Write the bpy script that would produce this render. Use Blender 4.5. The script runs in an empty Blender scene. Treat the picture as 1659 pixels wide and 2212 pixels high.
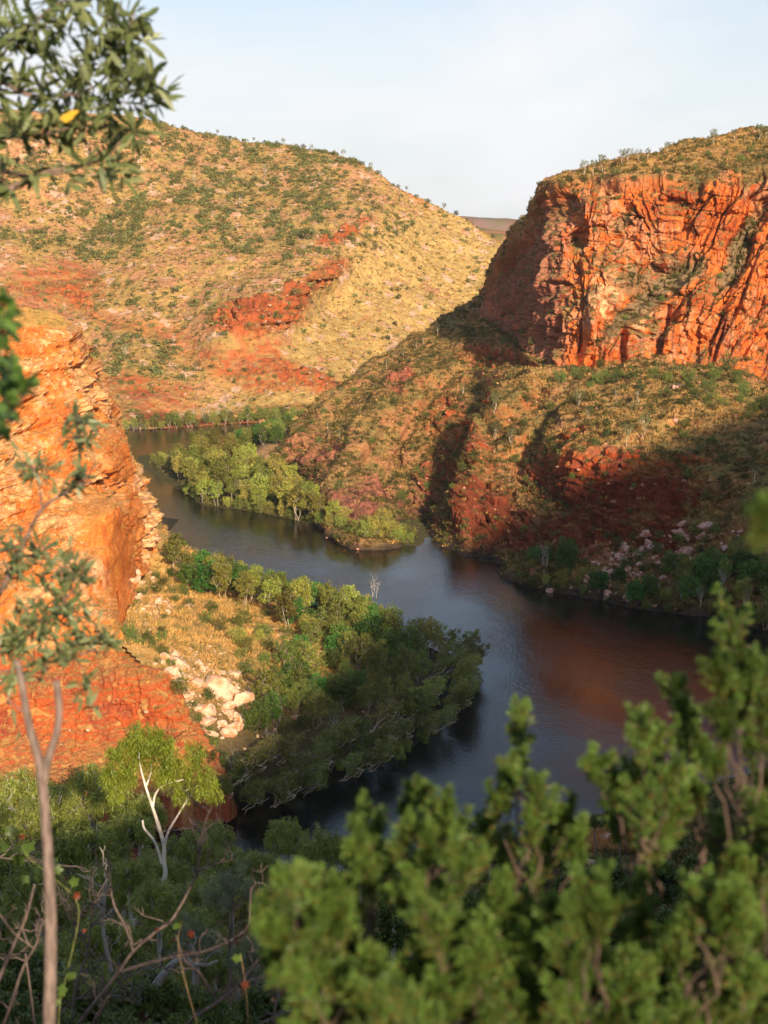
import bpy, math, random
import numpy as np
from mathutils import Vector, Matrix
rng = np.random.default_rng(7); random.seed(7)
scene = bpy.context.scene
COL = scene.collection
EYE = 80.0; PITCH = math.radians(11.0); FPX = 3039.0; CX = 829.5; CY = 1106.0
# ---------------------------------------------------------------- camera
cam_d = bpy.data.cameras.new('camera'); cam = bpy.data.objects.new('camera', cam_d); COL.objects.link(cam)
cam.location = (0, 0, EYE); cam.rotation_euler = (math.radians(90) - PITCH, 0, 0)
cam_d.sensor_fit = 'VERTICAL'; cam_d.sensor_height = 36; cam_d.lens = 18 / (1106.0 / FPX)
cam_d.clip_start = 0.1; cam_d.clip_end = 40000
cam_d.dof.use_dof = True; cam_d.dof.focus_distance = 260; cam_d.dof.aperture_fstop = 2.9
scene.camera = cam

def P(x, y, d):
    """point d metres in front, seen at (x, y) of the 1659x2212 view"""
    x = np.asarray(x, float); y = np.asarray(y, float); d = np.asarray(d, float)
    a = (x - CX) / FPX; b = (CY - y) / FPX
    c, s = math.cos(PITCH), math.sin(PITCH)
    fy = c + b * s
    return np.stack([a / fy * d, d + 0 * a, EYE + (-s + b * c) / fy * d], -1)
def proj(p):
    p = np.asarray(p, float); c, s = math.cos(PITCH), math.sin(PITCH)
    Y = p[..., 1]; Z = p[..., 2] - EYE
    f = Y * c - Z * s; u = Y * s + Z * c
    return CX + FPX * p[..., 0] / f, CY - FPX * u / f

# ---------------------------------------------------------------- noise
def _h(ix, iy, iz, seed):
    h = (ix.astype(np.uint32) * np.uint32(374761393) + iy.astype(np.uint32) * np.uint32(668265263)
         + iz.astype(np.uint32) * np.uint32(2147483647) + np.uint32(seed * 974711 % 4294967291))
    h = (h ^ (h >> np.uint32(13))) * np.uint32(1274126177)
    h = (h ^ (h >> np.uint32(16))) * np.uint32(2246822519)
    return (h ^ (h >> np.uint32(13)))
def _r(ix, iy, iz, seed): return _h(ix, iy, iz, seed).astype(np.float64) / 4294967295.0
def vnoise(p, seed=0):
    """gradient noise in about -1..1"""
    p = np.asarray(p, float); i = np.floor(p).astype(np.int64); f = p - i
    w = f * f * f * (f * (f * 6 - 15) + 10)
    out = 0
    for dx in (0, 1):
        for dy in (0, 1):
            for dz in (0, 1):
                h = _h(i[:, 0] + dx, i[:, 1] + dy, i[:, 2] + dz, seed)
                gx = ((h & np.uint32(1023)).astype(float) / 511.5 - 1); gy = (((h >> np.uint32(10)) & np.uint32(1023)).astype(float) / 511.5 - 1)
                gz = (((h >> np.uint32(20)) & np.uint32(1023)).astype(float) / 511.5 - 1)
                g = gx * (f[:, 0] - dx) + gy * (f[:, 1] - dy) + gz * (f[:, 2] - dz)
                wx = w[:, 0] if dx else 1 - w[:, 0]; wy = w[:, 1] if dy else 1 - w[:, 1]; wz = w[:, 2] if dz else 1 - w[:, 2]
                out = out + g * wx * wy * wz
    return out * 1.5
def fbm(p, octv=4, seed=0, gain=0.5, ridge=False):
    a = 1; s = 0; t = 0; p = np.asarray(p, float)
    for k in range(octv):
        n = vnoise(p, seed + k * 13)
        if ridge: n = 1 - 2 * np.abs(n)
        s = s + a * n; t += a; a *= gain; p = p * 2.03 + 5.2
    return s / t
def voro(p, seed=0, jit=0.9):
    """(F1, F2-F1, random value of the cell)"""
    p = np.asarray(p, float); i = np.floor(p).astype(np.int64); n = len(p)
    f1 = np.full(n, 9.0); f2 = np.full(n, 9.0); cid = np.zeros(n)
    for dx in (-1, 0, 1):
        for dy in (-1, 0, 1):
            for dz in (-1, 0, 1):
                a, b, c = i[:, 0] + dx, i[:, 1] + dy, i[:, 2] + dz
                qx = a + .5 + jit * (_r(a, b, c, seed) - .5) - p[:, 0]; qy = b + .5 + jit * (_r(a, b, c, seed + 1) - .5) - p[:, 1]
                qz = c + .5 + jit * (_r(a, b, c, seed + 2) - .5) - p[:, 2]
                d = np.sqrt(qx * qx + qy * qy + qz * qz); m = d < f1
                f2 = np.where(m, f1, np.minimum(f2, d)); f1 = np.where(m, d, f1); cid = np.where(m, _r(a, b, c, seed + 3), cid)
    return f1, f2 - f1, cid
def sst(a, b, x):
    t = np.clip((x - a) / (b - a), 0, 1); return t * t * (3 - 2 * t)
def lin(pts, x):
    pts = np.array(pts, float); return np.interp(x, pts[:, 0], pts[:, 1])
class TPS:
    def __init__(s, xy, v, reg=1e-3, sc=300.):
        s.sc = sc; X = np.array(xy, float) / sc; v = np.array(v, float); n = len(X)
        K = s.k(X, X) + reg * np.eye(n); Q = np.c_[np.ones(n), X]
        A = np.block([[K, Q], [Q.T, np.zeros((3, 3))]]); s.w = np.linalg.solve(A, np.r_[v, 0, 0, 0]); s.X = X
    @staticmethod
    def k(a, b):
        d2 = ((a[:, None] - b[None]) ** 2).sum(-1); return 0.5 * d2 * np.log(d2 + 1e-12)
    def __call__(s, x, y):
        q = np.c_[np.ravel(x), np.ravel(y)] / s.sc; out = np.empty(len(q))
        for a in range(0, len(q), 50000):
            c = q[a:a + 50000]; out[a:a + 50000] = s.k(c, s.X) @ s.w[:-3] + s.w[-3] + c @ s.w[-2:]
        return out.reshape(np.shape(x))

# ---------------------------------------------------------------- mesh helpers
def tag(o, label=None, cat=None, group=None, kind=None):
    if label: o['label'] = label
    if cat: o['category'] = cat
    if group: o['group'] = group
    if kind: o['kind'] = kind
    return o
def np_mesh(name, V, Fq, mat=None, col=None, smooth=True, attrs=None, uv=None):
    """V (n,3); Fq (m,3) or (m,4); col (n,3) albedo per vertex"""
    me = bpy.data.meshes.new(name); V = np.asarray(V, np.float32); Fq = np.asarray(Fq, np.int32)
    k = Fq.shape[1]; m = len(Fq)
    me.vertices.add(len(V)); me.vertices.foreach_set('co', V.ravel())
    me.loops.add(m * k); me.loops.foreach_set('vertex_index', Fq.ravel())
    me.polygons.add(m); me.polygons.foreach_set('loop_start', np.arange(m, dtype=np.int32) * k)
    me.polygons.foreach_set('loop_total', np.full(m, k, np.int32))
    if smooth: me.polygons.foreach_set('use_smooth', np.ones(m, bool))
    if col is not None:
        a = me.attributes.new('Col', 'FLOAT_COLOR', 'POINT'); c = np.ones((len(V), 4), np.float32); c[:, :3] = col; a.data.foreach_set('color', c.ravel())
    me.update(calc_edges=True); me.validate()
    if mat: me.materials.append(mat)
    return me
def link(name, me, parent=None, loc=None):
    o = bpy.data.objects.new(name, me); COL.objects.link(o)
    if parent: o.parent = parent
    if loc is not None: o.location = loc
    return o
def grid_faces(nv, nu):
    i = np.arange(nv * nu).reshape(nv, nu)
    return np.stack([i[:-1, :-1], i[1:, :-1], i[1:, 1:], i[:-1, 1:]], -1).reshape(-1, 4)
def grid_normals(G):
    du = np.gradient(G, axis=1); dv = np.gradient(G, axis=0)
    n = np.cross(du, dv); n /= np.linalg.norm(n, axis=-1, keepdims=True) + 1e-9
    return n
def smooth_grid(A, it=3):
    for _ in range(it):
        B = np.pad(A, [(1, 1), (1, 1)] + [(0, 0)] * (A.ndim - 2), mode='edge')
        A = (B[1:-1, 1:-1] * 2 + B[:-2, 1:-1] + B[2:, 1:-1] + B[1:-1, :-2] + B[1:-1, 2:]) / 6
    return A
def mixc(a, b, t): return a * (1 - t[:, None]) + np.asarray(b) * t[:, None]

# ---------------------------------------------------------------- materials
def mat_new(name):
    m = bpy.data.materials.new(name); m.use_nodes = True; nt = m.node_tree; b = nt.nodes['Principled BSDF']
    return m, nt, b
def N(nt, t, **kw):
    n = nt.nodes.new(t)
    for k, v in kw.items():
        if hasattr(n, k): setattr(n, k, v)
        else: n.inputs[k].default_value = v
    return n
def ground_mat(name, scale=1.0, bump=0.6, var=0.45, dist=0.3, rough=0.95, stretch=(1, 1, 1)):
    m, nt, b = mat_new(name); L = nt.links
    at = N(nt, 'ShaderNodeAttribute', attribute_name='Col'); geo = N(nt, 'ShaderNodeNewGeometry')
    mp = N(nt, 'ShaderNodeMapping'); mp.inputs['Scale'].default_value = stretch; L.new(geo.outputs['Position'], mp.inputs['Vector'])
    n1 = N(nt, 'ShaderNodeTexNoise'); n1.inputs['Scale'].default_value = scale; n1.inputs['Detail'].default_value = 8; n1.inputs['Roughness'].default_value = .65
    L.new(mp.outputs[0], n1.inputs['Vector'])
    vo = N(nt, 'ShaderNodeTexVoronoi'); vo.inputs['Scale'].default_value = scale * 1.3; L.new(mp.outputs[0], vo.inputs['Vector'])
    mr = N(nt, 'ShaderNodeMapRange'); mr.inputs[1].default_value = .3; mr.inputs[2].default_value = .7
    mr.inputs[3].default_value = 1 - var; mr.inputs[4].default_value = 1 + var; L.new(n1.outputs[0], mr.inputs[0])
    mx = N(nt, 'ShaderNodeMix', data_type='RGBA', blend_type='MULTIPLY'); mx.inputs[0].default_value = 1
    L.new(at.outputs['Color'], mx.inputs[6]); L.new(mr.outputs[0], mx.inputs[7])
    L.new(mx.outputs[2], b.inputs['Base Color']); b.inputs['Roughness'].default_value = rough; b.inputs['Specular IOR Level'].default_value = .15
    ad = N(nt, 'ShaderNodeMath', operation='MULTIPLY_ADD'); L.new(vo.outputs['Distance'], ad.inputs[0]); ad.inputs[1].default_value = .5; L.new(n1.outputs[0], ad.inputs[2])
    bp = N(nt, 'ShaderNodeBump'); bp.inputs['Strength'].default_value = bump; bp.inputs['Distance'].default_value = dist
    L.new(ad.outputs[0], bp.inputs['Height']); L.new(bp.outputs[0], b.inputs['Normal'])
    return m
# ================================================================ albedos
RED = np.array([.46, .085, .022]); ORANGE = np.array([.66, .19, .035]); PALE = np.array([.72, .40, .20]); MAROON = np.array([.24, .055, .028])
PINK = np.array([.52, .22, .12]); GRASS = np.array([.50, .30, .10]); OLIVE = np.array([.16, .14, .045]); GREEN = np.array([.07, .09, .025]); GREYR = np.array([.34, .21, .15])
HILLS = {}
def blobs(x, y, L):
    m = np.zeros(len(x))
    for cx, cy, rx, ry, ang, w in L:
        a = math.radians(ang); dx = x - cx; dy = y - cy
        u = (dx * math.cos(a) + dy * math.sin(a)) / rx; v = (-dx * math.sin(a) + dy * math.cos(a)) / ry
        m = np.maximum(m, w * (1 - sst(.55, 1.25, np.sqrt(u * u + v * v))))
    return m
def surface(name, top, bot, xs, nv, depth, back, disp, colour, mat, vpow=1.0):
    """a hill lofted through surveyed points: rows run from its foot to its skyline and then over the back"""
    xs = np.asarray(xs, float); nu = len(xs); t = np.linspace(0, 1, nv)[:, None] ** vpow
    T = lin(top, xs)[None]; B = lin(bot, xs)[None]
    Yp = B * (1 - t) + T * t; Xp = np.repeat(xs[None], nv, 0)
    D = depth(Xp, Yp); G = P(Xp, Yp, D)
    rows = []
    for k in range(1, back[0] + 1):
        q = G[-1].copy(); s = k * back[1] * (1 + .06 * k); q[:, 1] += s; q[:, 0] += s * q[:, 0] / q[:, 1] * .9 ; q[:, 2] -= back[2] * s * (s / (s + 12)); rows.append(q)
    sk = G[:1].copy(); sk[..., 2] = np.minimum(sk[..., 2], 0) - 6; sk[..., 1] += 1
    G = np.concatenate([sk, G, np.array(rows)], 0) if rows else G
    xp = np.concatenate([Xp[:1], Xp, np.repeat(Xp[-1:], len(rows), 0)]).ravel(); yp = np.concatenate([Yp[:1], Yp, np.repeat(Yp[-1:], len(rows), 0)]).ravel()
    Ns = grid_normals(smooth_grid(G, 4)); flat = G.reshape(-1, 3)
    if disp: flat = disp(flat, Ns.reshape(-1, 3), xp, yp)
    G2 = flat.reshape(G.shape); n2 = grid_normals(G2)
    col = colour(flat, n2.reshape(-1, 3), xp, yp)
    me = np_mesh(name, flat, grid_faces(*G.shape[:2]), mat, col)
    o = link(name, me); tag(o, kind='structure')
    HILLS[name + str(len(HILLS))] = dict(o=o, G=G2, n=n2, xp=xp.reshape(G.shape[:2]), yp=yp.reshape(G.shape[:2]), rows=nv)
    return o

# ================================================================ far hill
FH_TOP = [(-300, 215), (0, 238), (150, 246), (300, 262), (380, 280), (450, 292), (530, 305), (600, 312), (700, 330), (760, 348), (800, 370), (850, 400), (920, 430), (1000, 468), (1060, 505), (1100, 530), (1180, 565), (1300, 610), (1420, 660)]
FH_BOT = [(-300, 925), (300, 927), (480, 915), (650, 905), (800, 890), (1000, 875), (1420, 860)]
FD = [(-300,215,880),(0,238,905),(150,246,930),(300,262,955),(450,292,965),(600,312,960),(700,330,945),(800,370,925),(900,420,915),(1000,468,905),(1100,530,890),(1300,610,880),
      (-300,450,790),(0,450,830),(150,430,850),(230,480,850),(350,450,850),(500,450,850),(650,440,855),(780,450,840),(0,600,745),(200,600,770),(300,590,760),(450,600,750),(600,560,770),
      (720,520,800),(800,480,830),(680,600,745),(640,650,715),(560,680,690),(480,700,690),(480,735,678),(600,725,695),(700,640,765),(850,600,810),(1000,600,845),(800,700,750),(950,720,765),(1100,700,800),(660,730,715),
      (0,750,680),(130,700,715),(180,760,690),(300,720,700),(300,800,660),(400,760,690),(380,830,652),(520,780,672),(600,830,655),(700,820,668),(640,880,640),(500,890,630),(800,850,690),(300,927,598),(480,915,612),(650,905,625),(0,925,600),(-300,925,600),(1000,875,680),(1300,860,700),(300,880,622),(0,860,635)]
_fd = TPS([(a, b) for a, b, c in FD], [c for a, b, c in FD])
FH_RED = [(120, 620, 130, 50, 5, .9), (60, 700, 120, 60, 10, .6), (540, 690, 100, 38, -5, 1), (630, 640, 45, 26, -50, 1), (700, 590, 75, 20, -25, .8), (735, 505, 75, 16, -28, 1), (330, 850, 130, 45, 12, 1), (560, 800, 190, 42, 12, .95),
          (650, 820, 110, 36, 15, 1), (400, 900, 170, 26, 8, .9), (560, 755, 80, 22, 25, .9), (250, 690, 150, 20, 15, .6), (350, 725, 120, 25, 20, .55), (880, 395, 70, 20, 40, .5), (560, 745, 60, 14, 0, .8)]
FH_OUT = [(545, 690, 90, 36, -5, 1), (630, 640, 40, 24, -50, 1), (735, 505, 75, 14, -28, 1), (690, 600, 60, 16, -30, .7), (650, 815, 90, 24, 15, .6), (170, 650, 60, 18, 40, .7)]
def fh_disp(p, n, x, y):
    o = blobs(x, y, FH_OUT); q = p
    h = 7 * fbm(q / 75, 3, 3) + 2.4 * fbm(q / 22, 3, 8) + .8 * fbm(q / 6, 3, 21)
    dv = fbm(np.c_[p[:, 0] / 45 + p[:, 2] / 80, p[:, 1] / 300, p[:, 2] / 160], 2, 5, ridge=True); h = h - 4.5 * sst(.1, .8, -dv)
    f1, e, c = voro(np.c_[p[:, 0] / 5, p[:, 1] / 6, p[:, 2] / 7], 4); f1b, eb, cb = voro(p / 2.2, 9)
    z = p[:, 2] + 2 * vnoise(p / 40, 77); led = (z / 6.5 - np.floor(z / 6.5))
    h = h + o * ((c - .3) * 7 + cb * 2 - 4.5 * sst(.35, 1, led)) + (1 - o) * cb * .35
    d = n.copy(); return p + d * (h * sst(0, 6, p[:, 2] + 1) )[:, None]
def fh_col(p, n, x, y):
    wx = x + 60 * fbm(p / 50, 5, 31, .6); wy = y + 40 * fbm(p / 40, 5, 37, .6)
    red = blobs(wx, wy, FH_RED); green = blobs(wx, wy, [(260, 500, 110, 60, -30, .8), (80, 520, 120, 30, 5, .8), (560, 440, 260, 110, 10, .6), (620, 330, 220, 30, 8, .7), (230, 430, 120, 60, 0, .5), (300, 760, 120, 50, 30, .75), (200, 800, 120, 60, 0, .6), (330, 660, 130, 30, 15, .4)])
    yel = sst(-60, 60, (wx - 640) * .8 - (700 - wy) * .75 * 1.0) * (1 - sst(850, 920, wy) * .3)
    a = fbm(p / 14, 4, 41); b = fbm(p / 5, 3, 47); f, e, c = voro(p / 4.5, 51)
    col = np.tile(GRASS * .95, (len(p), 1)); col = mixc(col, PINK, .8 * sst(-.15, .25, a + b * .5) * (1 - .75 * yel)); col = mixc(col, OLIVE * 1.2, green * sst(-.2, .25, b + .3 * a) * .8)
    col = mixc(col, np.array([.52, .33, .12]), yel * .8); col = mixc(col, PINK, yel * sst(.25, .45, a) * .8)
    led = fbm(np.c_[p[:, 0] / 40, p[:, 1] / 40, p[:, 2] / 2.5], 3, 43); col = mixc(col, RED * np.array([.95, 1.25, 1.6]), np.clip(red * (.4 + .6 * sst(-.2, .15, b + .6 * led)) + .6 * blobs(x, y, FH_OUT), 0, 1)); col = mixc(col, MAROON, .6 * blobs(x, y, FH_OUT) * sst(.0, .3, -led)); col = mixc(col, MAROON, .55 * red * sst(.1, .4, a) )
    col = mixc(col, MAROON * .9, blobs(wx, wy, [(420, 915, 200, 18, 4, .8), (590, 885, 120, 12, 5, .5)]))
    col = mixc(col, OLIVE * 1.1, .5 * red * sst(.1, .3, led - .5 * b)); sp = (c > .92) & (red < .5); col = np.where(sp[:, None], np.array([.62, .36, .24]), col)
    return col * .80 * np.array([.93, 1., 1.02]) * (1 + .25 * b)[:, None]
M_FAR = ground_mat('far_hillside', .35, .7, .35, .8)
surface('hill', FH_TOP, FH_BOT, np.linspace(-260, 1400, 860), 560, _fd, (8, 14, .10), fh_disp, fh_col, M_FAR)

# ================================================================ distant plateau and saddle hill
def ridge(name, pts, d, depthspan, col, seed, zb):
    xs = np.linspace(pts[0][0], pts[-1][0], 260); top = lin(pts, xs); nv = 60
    t = np.linspace(0, 1, nv)[:, None]; C = P(xs, top, d)[None]; base = P(xs, top, d - depthspan)[None]
    prof = np.interp(t, [0, .35, .7, .8, 1], [0, .25, .55, .92, 1])
    G = np.repeat(C, nv, 0).copy(); G[..., 1] = C[..., 1] - depthspan * (1 - t); G[..., 2] = zb + (C[..., 2] - zb) * prof
    f = G.reshape(-1, 3); s = d / 700.
    f[:, 1] += depthspan * .22 * fbm(np.c_[f[:, 0] / (60 * s), f[:, 2] / 400, f[:, 1] * 0], 4, seed) * np.tile(np.sin(np.pi * t.clip(0, .98)), (1, 260)).ravel()
    f[:, 2] += 4 * s * .3 * fbm(f / (20 * s), 3, seed + 3)
    bk = f[-260:].copy(); bk[:, 1] += depthspan * 1.5; f = np.r_[f, bk]
    b = fbm(f / (16 * s), 4, seed + 7); a = fbm(f / (45 * s), 3, seed + 9)
    cc = mixc(np.tile(col[0], (len(f), 1)), col[1], sst(-.1, .2, b)); cc = mixc(cc, col[2], sst(.05, .3, a) * .8)
    o = link(name, np_mesh(name, f, grid_faces(nv + 1, 260), M_FAR, cc)); tag(o, kind='structure'); return f[-520:-260], (xs, top)
RIDGE_FAR = ridge('hill', [(500, 485), (760, 478), (920, 471), (990, 467), (1060, 470), (1110, 474), (1150, 480), (1300, 480), (1700, 470)], 4200, 900, (OLIVE, np.array([.22, .13, .10]), MAROON), 60, 20)
RIDGE_MID = ridge('hill', [(860, 520), (960, 500), (1040, 493), (1090, 498), (1130, 505), (1250, 500), (1500, 480)], 1500, 420, (PINK * .8, OLIVE, RED), 70, 10)

# ================================================================ right hill with the big cliff
RH_TOP = [(600, 1004), (615, 985), (640, 935), (700, 884), (740, 858), (800, 812), (880, 760), (950, 712), (1020, 672), (1045, 650), (1062, 612), (1080, 572), (1110, 535), (1150, 472), (1180, 420), (1195, 398), (1250, 375), (1330, 352), (1450, 320), (1520, 307), (1560, 296), (1659, 287), (1950, 262)]
RH_BOT = [(600, 1016), (630, 1030), (700, 1142), (770, 1184), (920, 1192), (1020, 1216), (1110, 1262), (1290, 1302), (1400, 1328), (1540, 1345), (1659, 1388), (1950, 1450)]
RD = [(600,1004,498),(615,985,505),(640,935,520),(740,858,560),(880,760,605),(1020,672,650),(1062,612,640),(1110,535,610),(1150,472,585),(1180,420,537),(1195,398,524),(1330,352,535),(1450,320,550),(1560,296,575),(1659,287,595),(1950,262,640),
      (1240,402,512),(1340,404,494),(1450,402,486),(1560,392,480),(1659,375,478),(1900,360,470),(1659,430,473),(1560,450,476),(1450,450,483),(1340,450,488),(1450,375,506),(1600,345,520),(1330,382,512),(1240,388,535),(1900,430,468),(1610,580,460),(1450,560,474),
      (1215,430,508),(1235,520,494),(1215,620,480),(1195,700,473),(1190,790,463),(1260,800,456),(1330,805,452),(1450,790,448),(1560,790,440),(1659,835,425),(1900,850,400),
      (1180,500,512),(1165,600,503),(1155,700,498),(1130,760,520),(1100,720,560),(1090,640,590),(1110,590,590),
      (1300,620,472),(1300,500,486),(1400,620,470),(1400,500,482),(1500,620,464),(1550,520,472),(1659,620,455),(1659,500,468),(1300,700,463),(1430,700,461),(1560,700,452),(1900,600,440),
      (1190,822,452),(1100,800,500),(1060,780,540),(1000,760,570),(930,800,560),(1150,830,462),
      (1090,880,446),(1040,960,424),(1015,1050,398),(1010,1110,380),(1000,1192,358),(1040,1212,350),
      (1050,850,500),(1000,900,492),(960,960,470),(940,1010,446),(900,1090,415),(900,1160,385),(930,1185,368),
      (960,850,525),(900,860,520),(830,900,498),(780,960,470),(740,1040,430),(720,1100,405),(700,1130,393),(760,1150,378),(850,1000,470),(820,1090,415),(860,1168,374),
      (850,800,575),(760,880,540),(690,930,518),(660,1000,482),(640,1015,490),(690,1060,440),(660,1040,470),
      (1300,900,396),(1420,900,388),(1560,900,380),(1659,940,362),(1900,950,345),(1180,900,428),(1150,1000,402),(1120,1100,375),(1110,1200,348),(1110,1250,330),
      (1250,980,368),(1420,985,352),(1540,990,349),(1280,1040,355),(1420,1040,345),(1280,1130,344),(1400,1130,335),(1230,1180,338),(1380,1190,329),(1530,1180,323),(1540,1080,336),(1659,1080,326),(1659,1180,312),(1900,1150,320),
      (1290,1255,318),(1400,1262,312),(1540,1260,306),(1659,1290,297),(1290,1290,311),(1400,1315,301),(1540,1333,296),(1659,1370,283),(1950,1440,262)]
_rd = TPS([(a, b) for a, b, c in RD], [c for a, b, c in RD], reg=3e-4)
CLIFF_TOP = [(1000, 700), (1062, 625), (1110, 560), (1160, 490), (1190, 425), (1235, 408), (1340, 405), (1450, 400), (1560, 390), (1659, 372), (1950, 355)]
CLIFF_BOT = [(1000, 690), (1062, 700), (1100, 730), (1180, 795), (1300, 806), (1450, 792), (1560, 795), (1659, 850), (1950, 880)]
def rh_cliff(x, y):
    return sst(-9, 9, y - lin(CLIFF_TOP, x)) * sst(-9, 9, lin(CLIFF_BOT, x) - y) * sst(1035, 1060, x)
SLABS = [(1262, 1, 26, 40), ]
def saw(s, w, seed):
    """irregular slabs: each one stands proud on its left and slopes away to its right"""
    k = np.floor(s / w); z = np.zeros_like(s)
    fr = s / w - k; cut = .12 + .0 * fr; a = _r(k.astype(np.int64), k.astype(np.int64) * 0, k.astype(np.int64) * 0, seed); a2 = _r(k.astype(np.int64) + 1, k.astype(np.int64) * 0, k.astype(np.int64) * 0, seed)
    up = .3 + .7 * a; 
    return np.where(fr < cut, up * (fr / cut), up * (1 - (fr - cut) / (1 - cut)))
RH_SCARP = [(1330, 1075, 215, 75, 8, 1), (1400, 1010, 150, 22, 3, .8), (1060, 1140, 80, 90, -20, .9), (900, 1130, 80, 50, 0, .7), (780, 1110, 80, 50, -10, .9), (1150, 1170, 200, 50, 8, .9), (1350, 1165, 160, 40, 5, .9), (1010, 1010, 60, 80, 10, .6), (865, 835, 34, 44, 15, .8), (1060, 900, 60, 26, -50, .5), (690, 1000, 60, 70, 20, .5), (970, 930, 60, 60, -30, .6), (1240, 960, 40, 20, -20, .6), (950, 1040, 50, 90, 25, .8),(1090,790,100,24,10,.6)]
RAMP = [(1400, 640, 150, 22, -42, 1), (1480, 590, 60, 26, -38, 1), (1590, 540, 120, 18, -62, 1), (1345, 480, 40, 14, -40, .8), (1370, 610, 50, 30, 0, .8)]
def rh_disp(p, n, x, y):
    c = rh_cliff(x, y); q = p
    wob = 1.0 * vnoise(np.c_[p[:, 0] / 22, p[:, 1] / 40, p[:, 2] / 25], 5)
    sh = .08 + .40 * sst(1300, 1480, x); s = p[:, 0] - .8 * (p[:, 1] - 490) * (1 - sst(1175, 1225, x)) - sh * p[:, 2] + wob * .6; q0 = np.c_[s, p[:, 1], p[:, 2]] + .5 * np.c_[vnoise(p / 3, 71), vnoise(p / 3, 72), vnoise(p / 3, 73)]
    h = 6.5 * (saw(s + 3 + 1.5 * vnoise(p / 9, 74), 21, 3) - .5) + 2.2 * (saw(s + wob, 8.5, 9) - .5)
    f, e, ci = voro(q0 / np.array([4.2, 9, 9.5]), 4, .95); f2, e2, c2 = voro(q0 / np.array([1.9, 4, 3.4]), 14, .95); f5, e5, c5 = voro(q0 / np.array([.85, 2, 1.3]), 15, .95)
    st = p[:, 2] / 5.3 + .25 * vnoise(p / 9, 6) + .03 * p[:, 0]; st = np.abs(st - np.round(st))
    h = h + 4.6 * (ci - .5) + 2.0 * (c2 - .5) + .75 * (c5 - .5) - 1.3 * (1 - sst(0, .12, e)) - .5 * (1 - sst(0, .1, e2)) - .9 * (1 - sst(.01, .06, st)) + 2.6 * fbm(p / np.array([16, 16, 26]), 3, 20) - 3.0 * blobs(x, y, [(1400, 640, 170, 26, -38, 1), (1600, 540, 150, 16, -60, 1)]) - 2.2 * (1 - sst(.04, .12, np.abs(fbm(np.c_[s / 9, p[:, 1] / 40, p[:, 2] / 40], 2, 75))))
    # buttresses read off the cliff
    B = blobs(x, y, [(1300, 690, 42, 120, 0, 1), (1375, 745, 28, 60, 0, .7), (1490, 690, 30, 120, 32, .9), (1560, 720, 14, 70, 20, .7)]); h = h + 5 * B
    G = blobs(x, y, [(1345, 760, 8, 60, 5, 1), (1425, 740, 10, 80, 10, 1), (1255, 745, 6, 60, 0, .7), (1545, 760, 6, 60, 18, 1), (1220, 470, 14, 60, 15, .6), (1262, 500, 8, 80, 12, .6)]); h = h - 5 * G
    sl = 5.5 * fbm(p / 42, 3, 2, ridge=True) * 1.0 + 1.8 * fbm(p / 13, 3, 7) + .6 * fbm(p / 4, 3, 19)
    r = blobs(x, y, RH_SCARP); f3, e3, c3 = voro(np.c_[p[:, 0] / 3.5, p[:, 1] / 5, p[:, 2] / 3], 24); f4, e4, c4 = voro(p / 1.3, 34); zz = p[:, 2] + p[:, 0] * .12 + 1.2 * vnoise(p / 12, 44); led = zz / 2.6 - np.floor(zz / 2.6)
    sl = sl + (.35 + r) * (2.2 * (c3 - .5) + .8 * (c4 - .5)) - r * 1.1 * sst(.3, 1, led) + (1 - r) * .3 * c4
    top = sst(0, 30, lin(CLIFF_TOP, x) - y) * sst(1180, 1230, x); sl = sl * (1 - .5 * top)
    gl = blobs(x + 12 * vnoise(p / 15, 61), y, [(985, 1005, 185, 34, 116, .75), (1075, 792, 110, 22, 4, .8), (745, 905, 170, 20, 138, .8), (860, 1000, 120, 18, 118, .5), (1185, 930, 90, 16, 125, .4), (905, 880, 70, 20, 150, .7)]); sp = blobs(x, y, [(1030, 1060, 150, 22, 100, 1), (1130, 880, 90, 22, 138, 1), (900, 870, 150, 18, 148, .8), (780, 970, 110, 20, 122, .8)]); sl = sl - 4.5 * gl + 4 * sp
    hh = c * h + (1 - c) * sl; nn = n.copy(); nn[:, 2] *= (1 - .7 * c); fade = np.where(p[:, 2] < 3, .35 + .65 * sst(-2, 3, p[:, 2]), 1)
    return p + nn * (hh * fade)[:, None]
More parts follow.
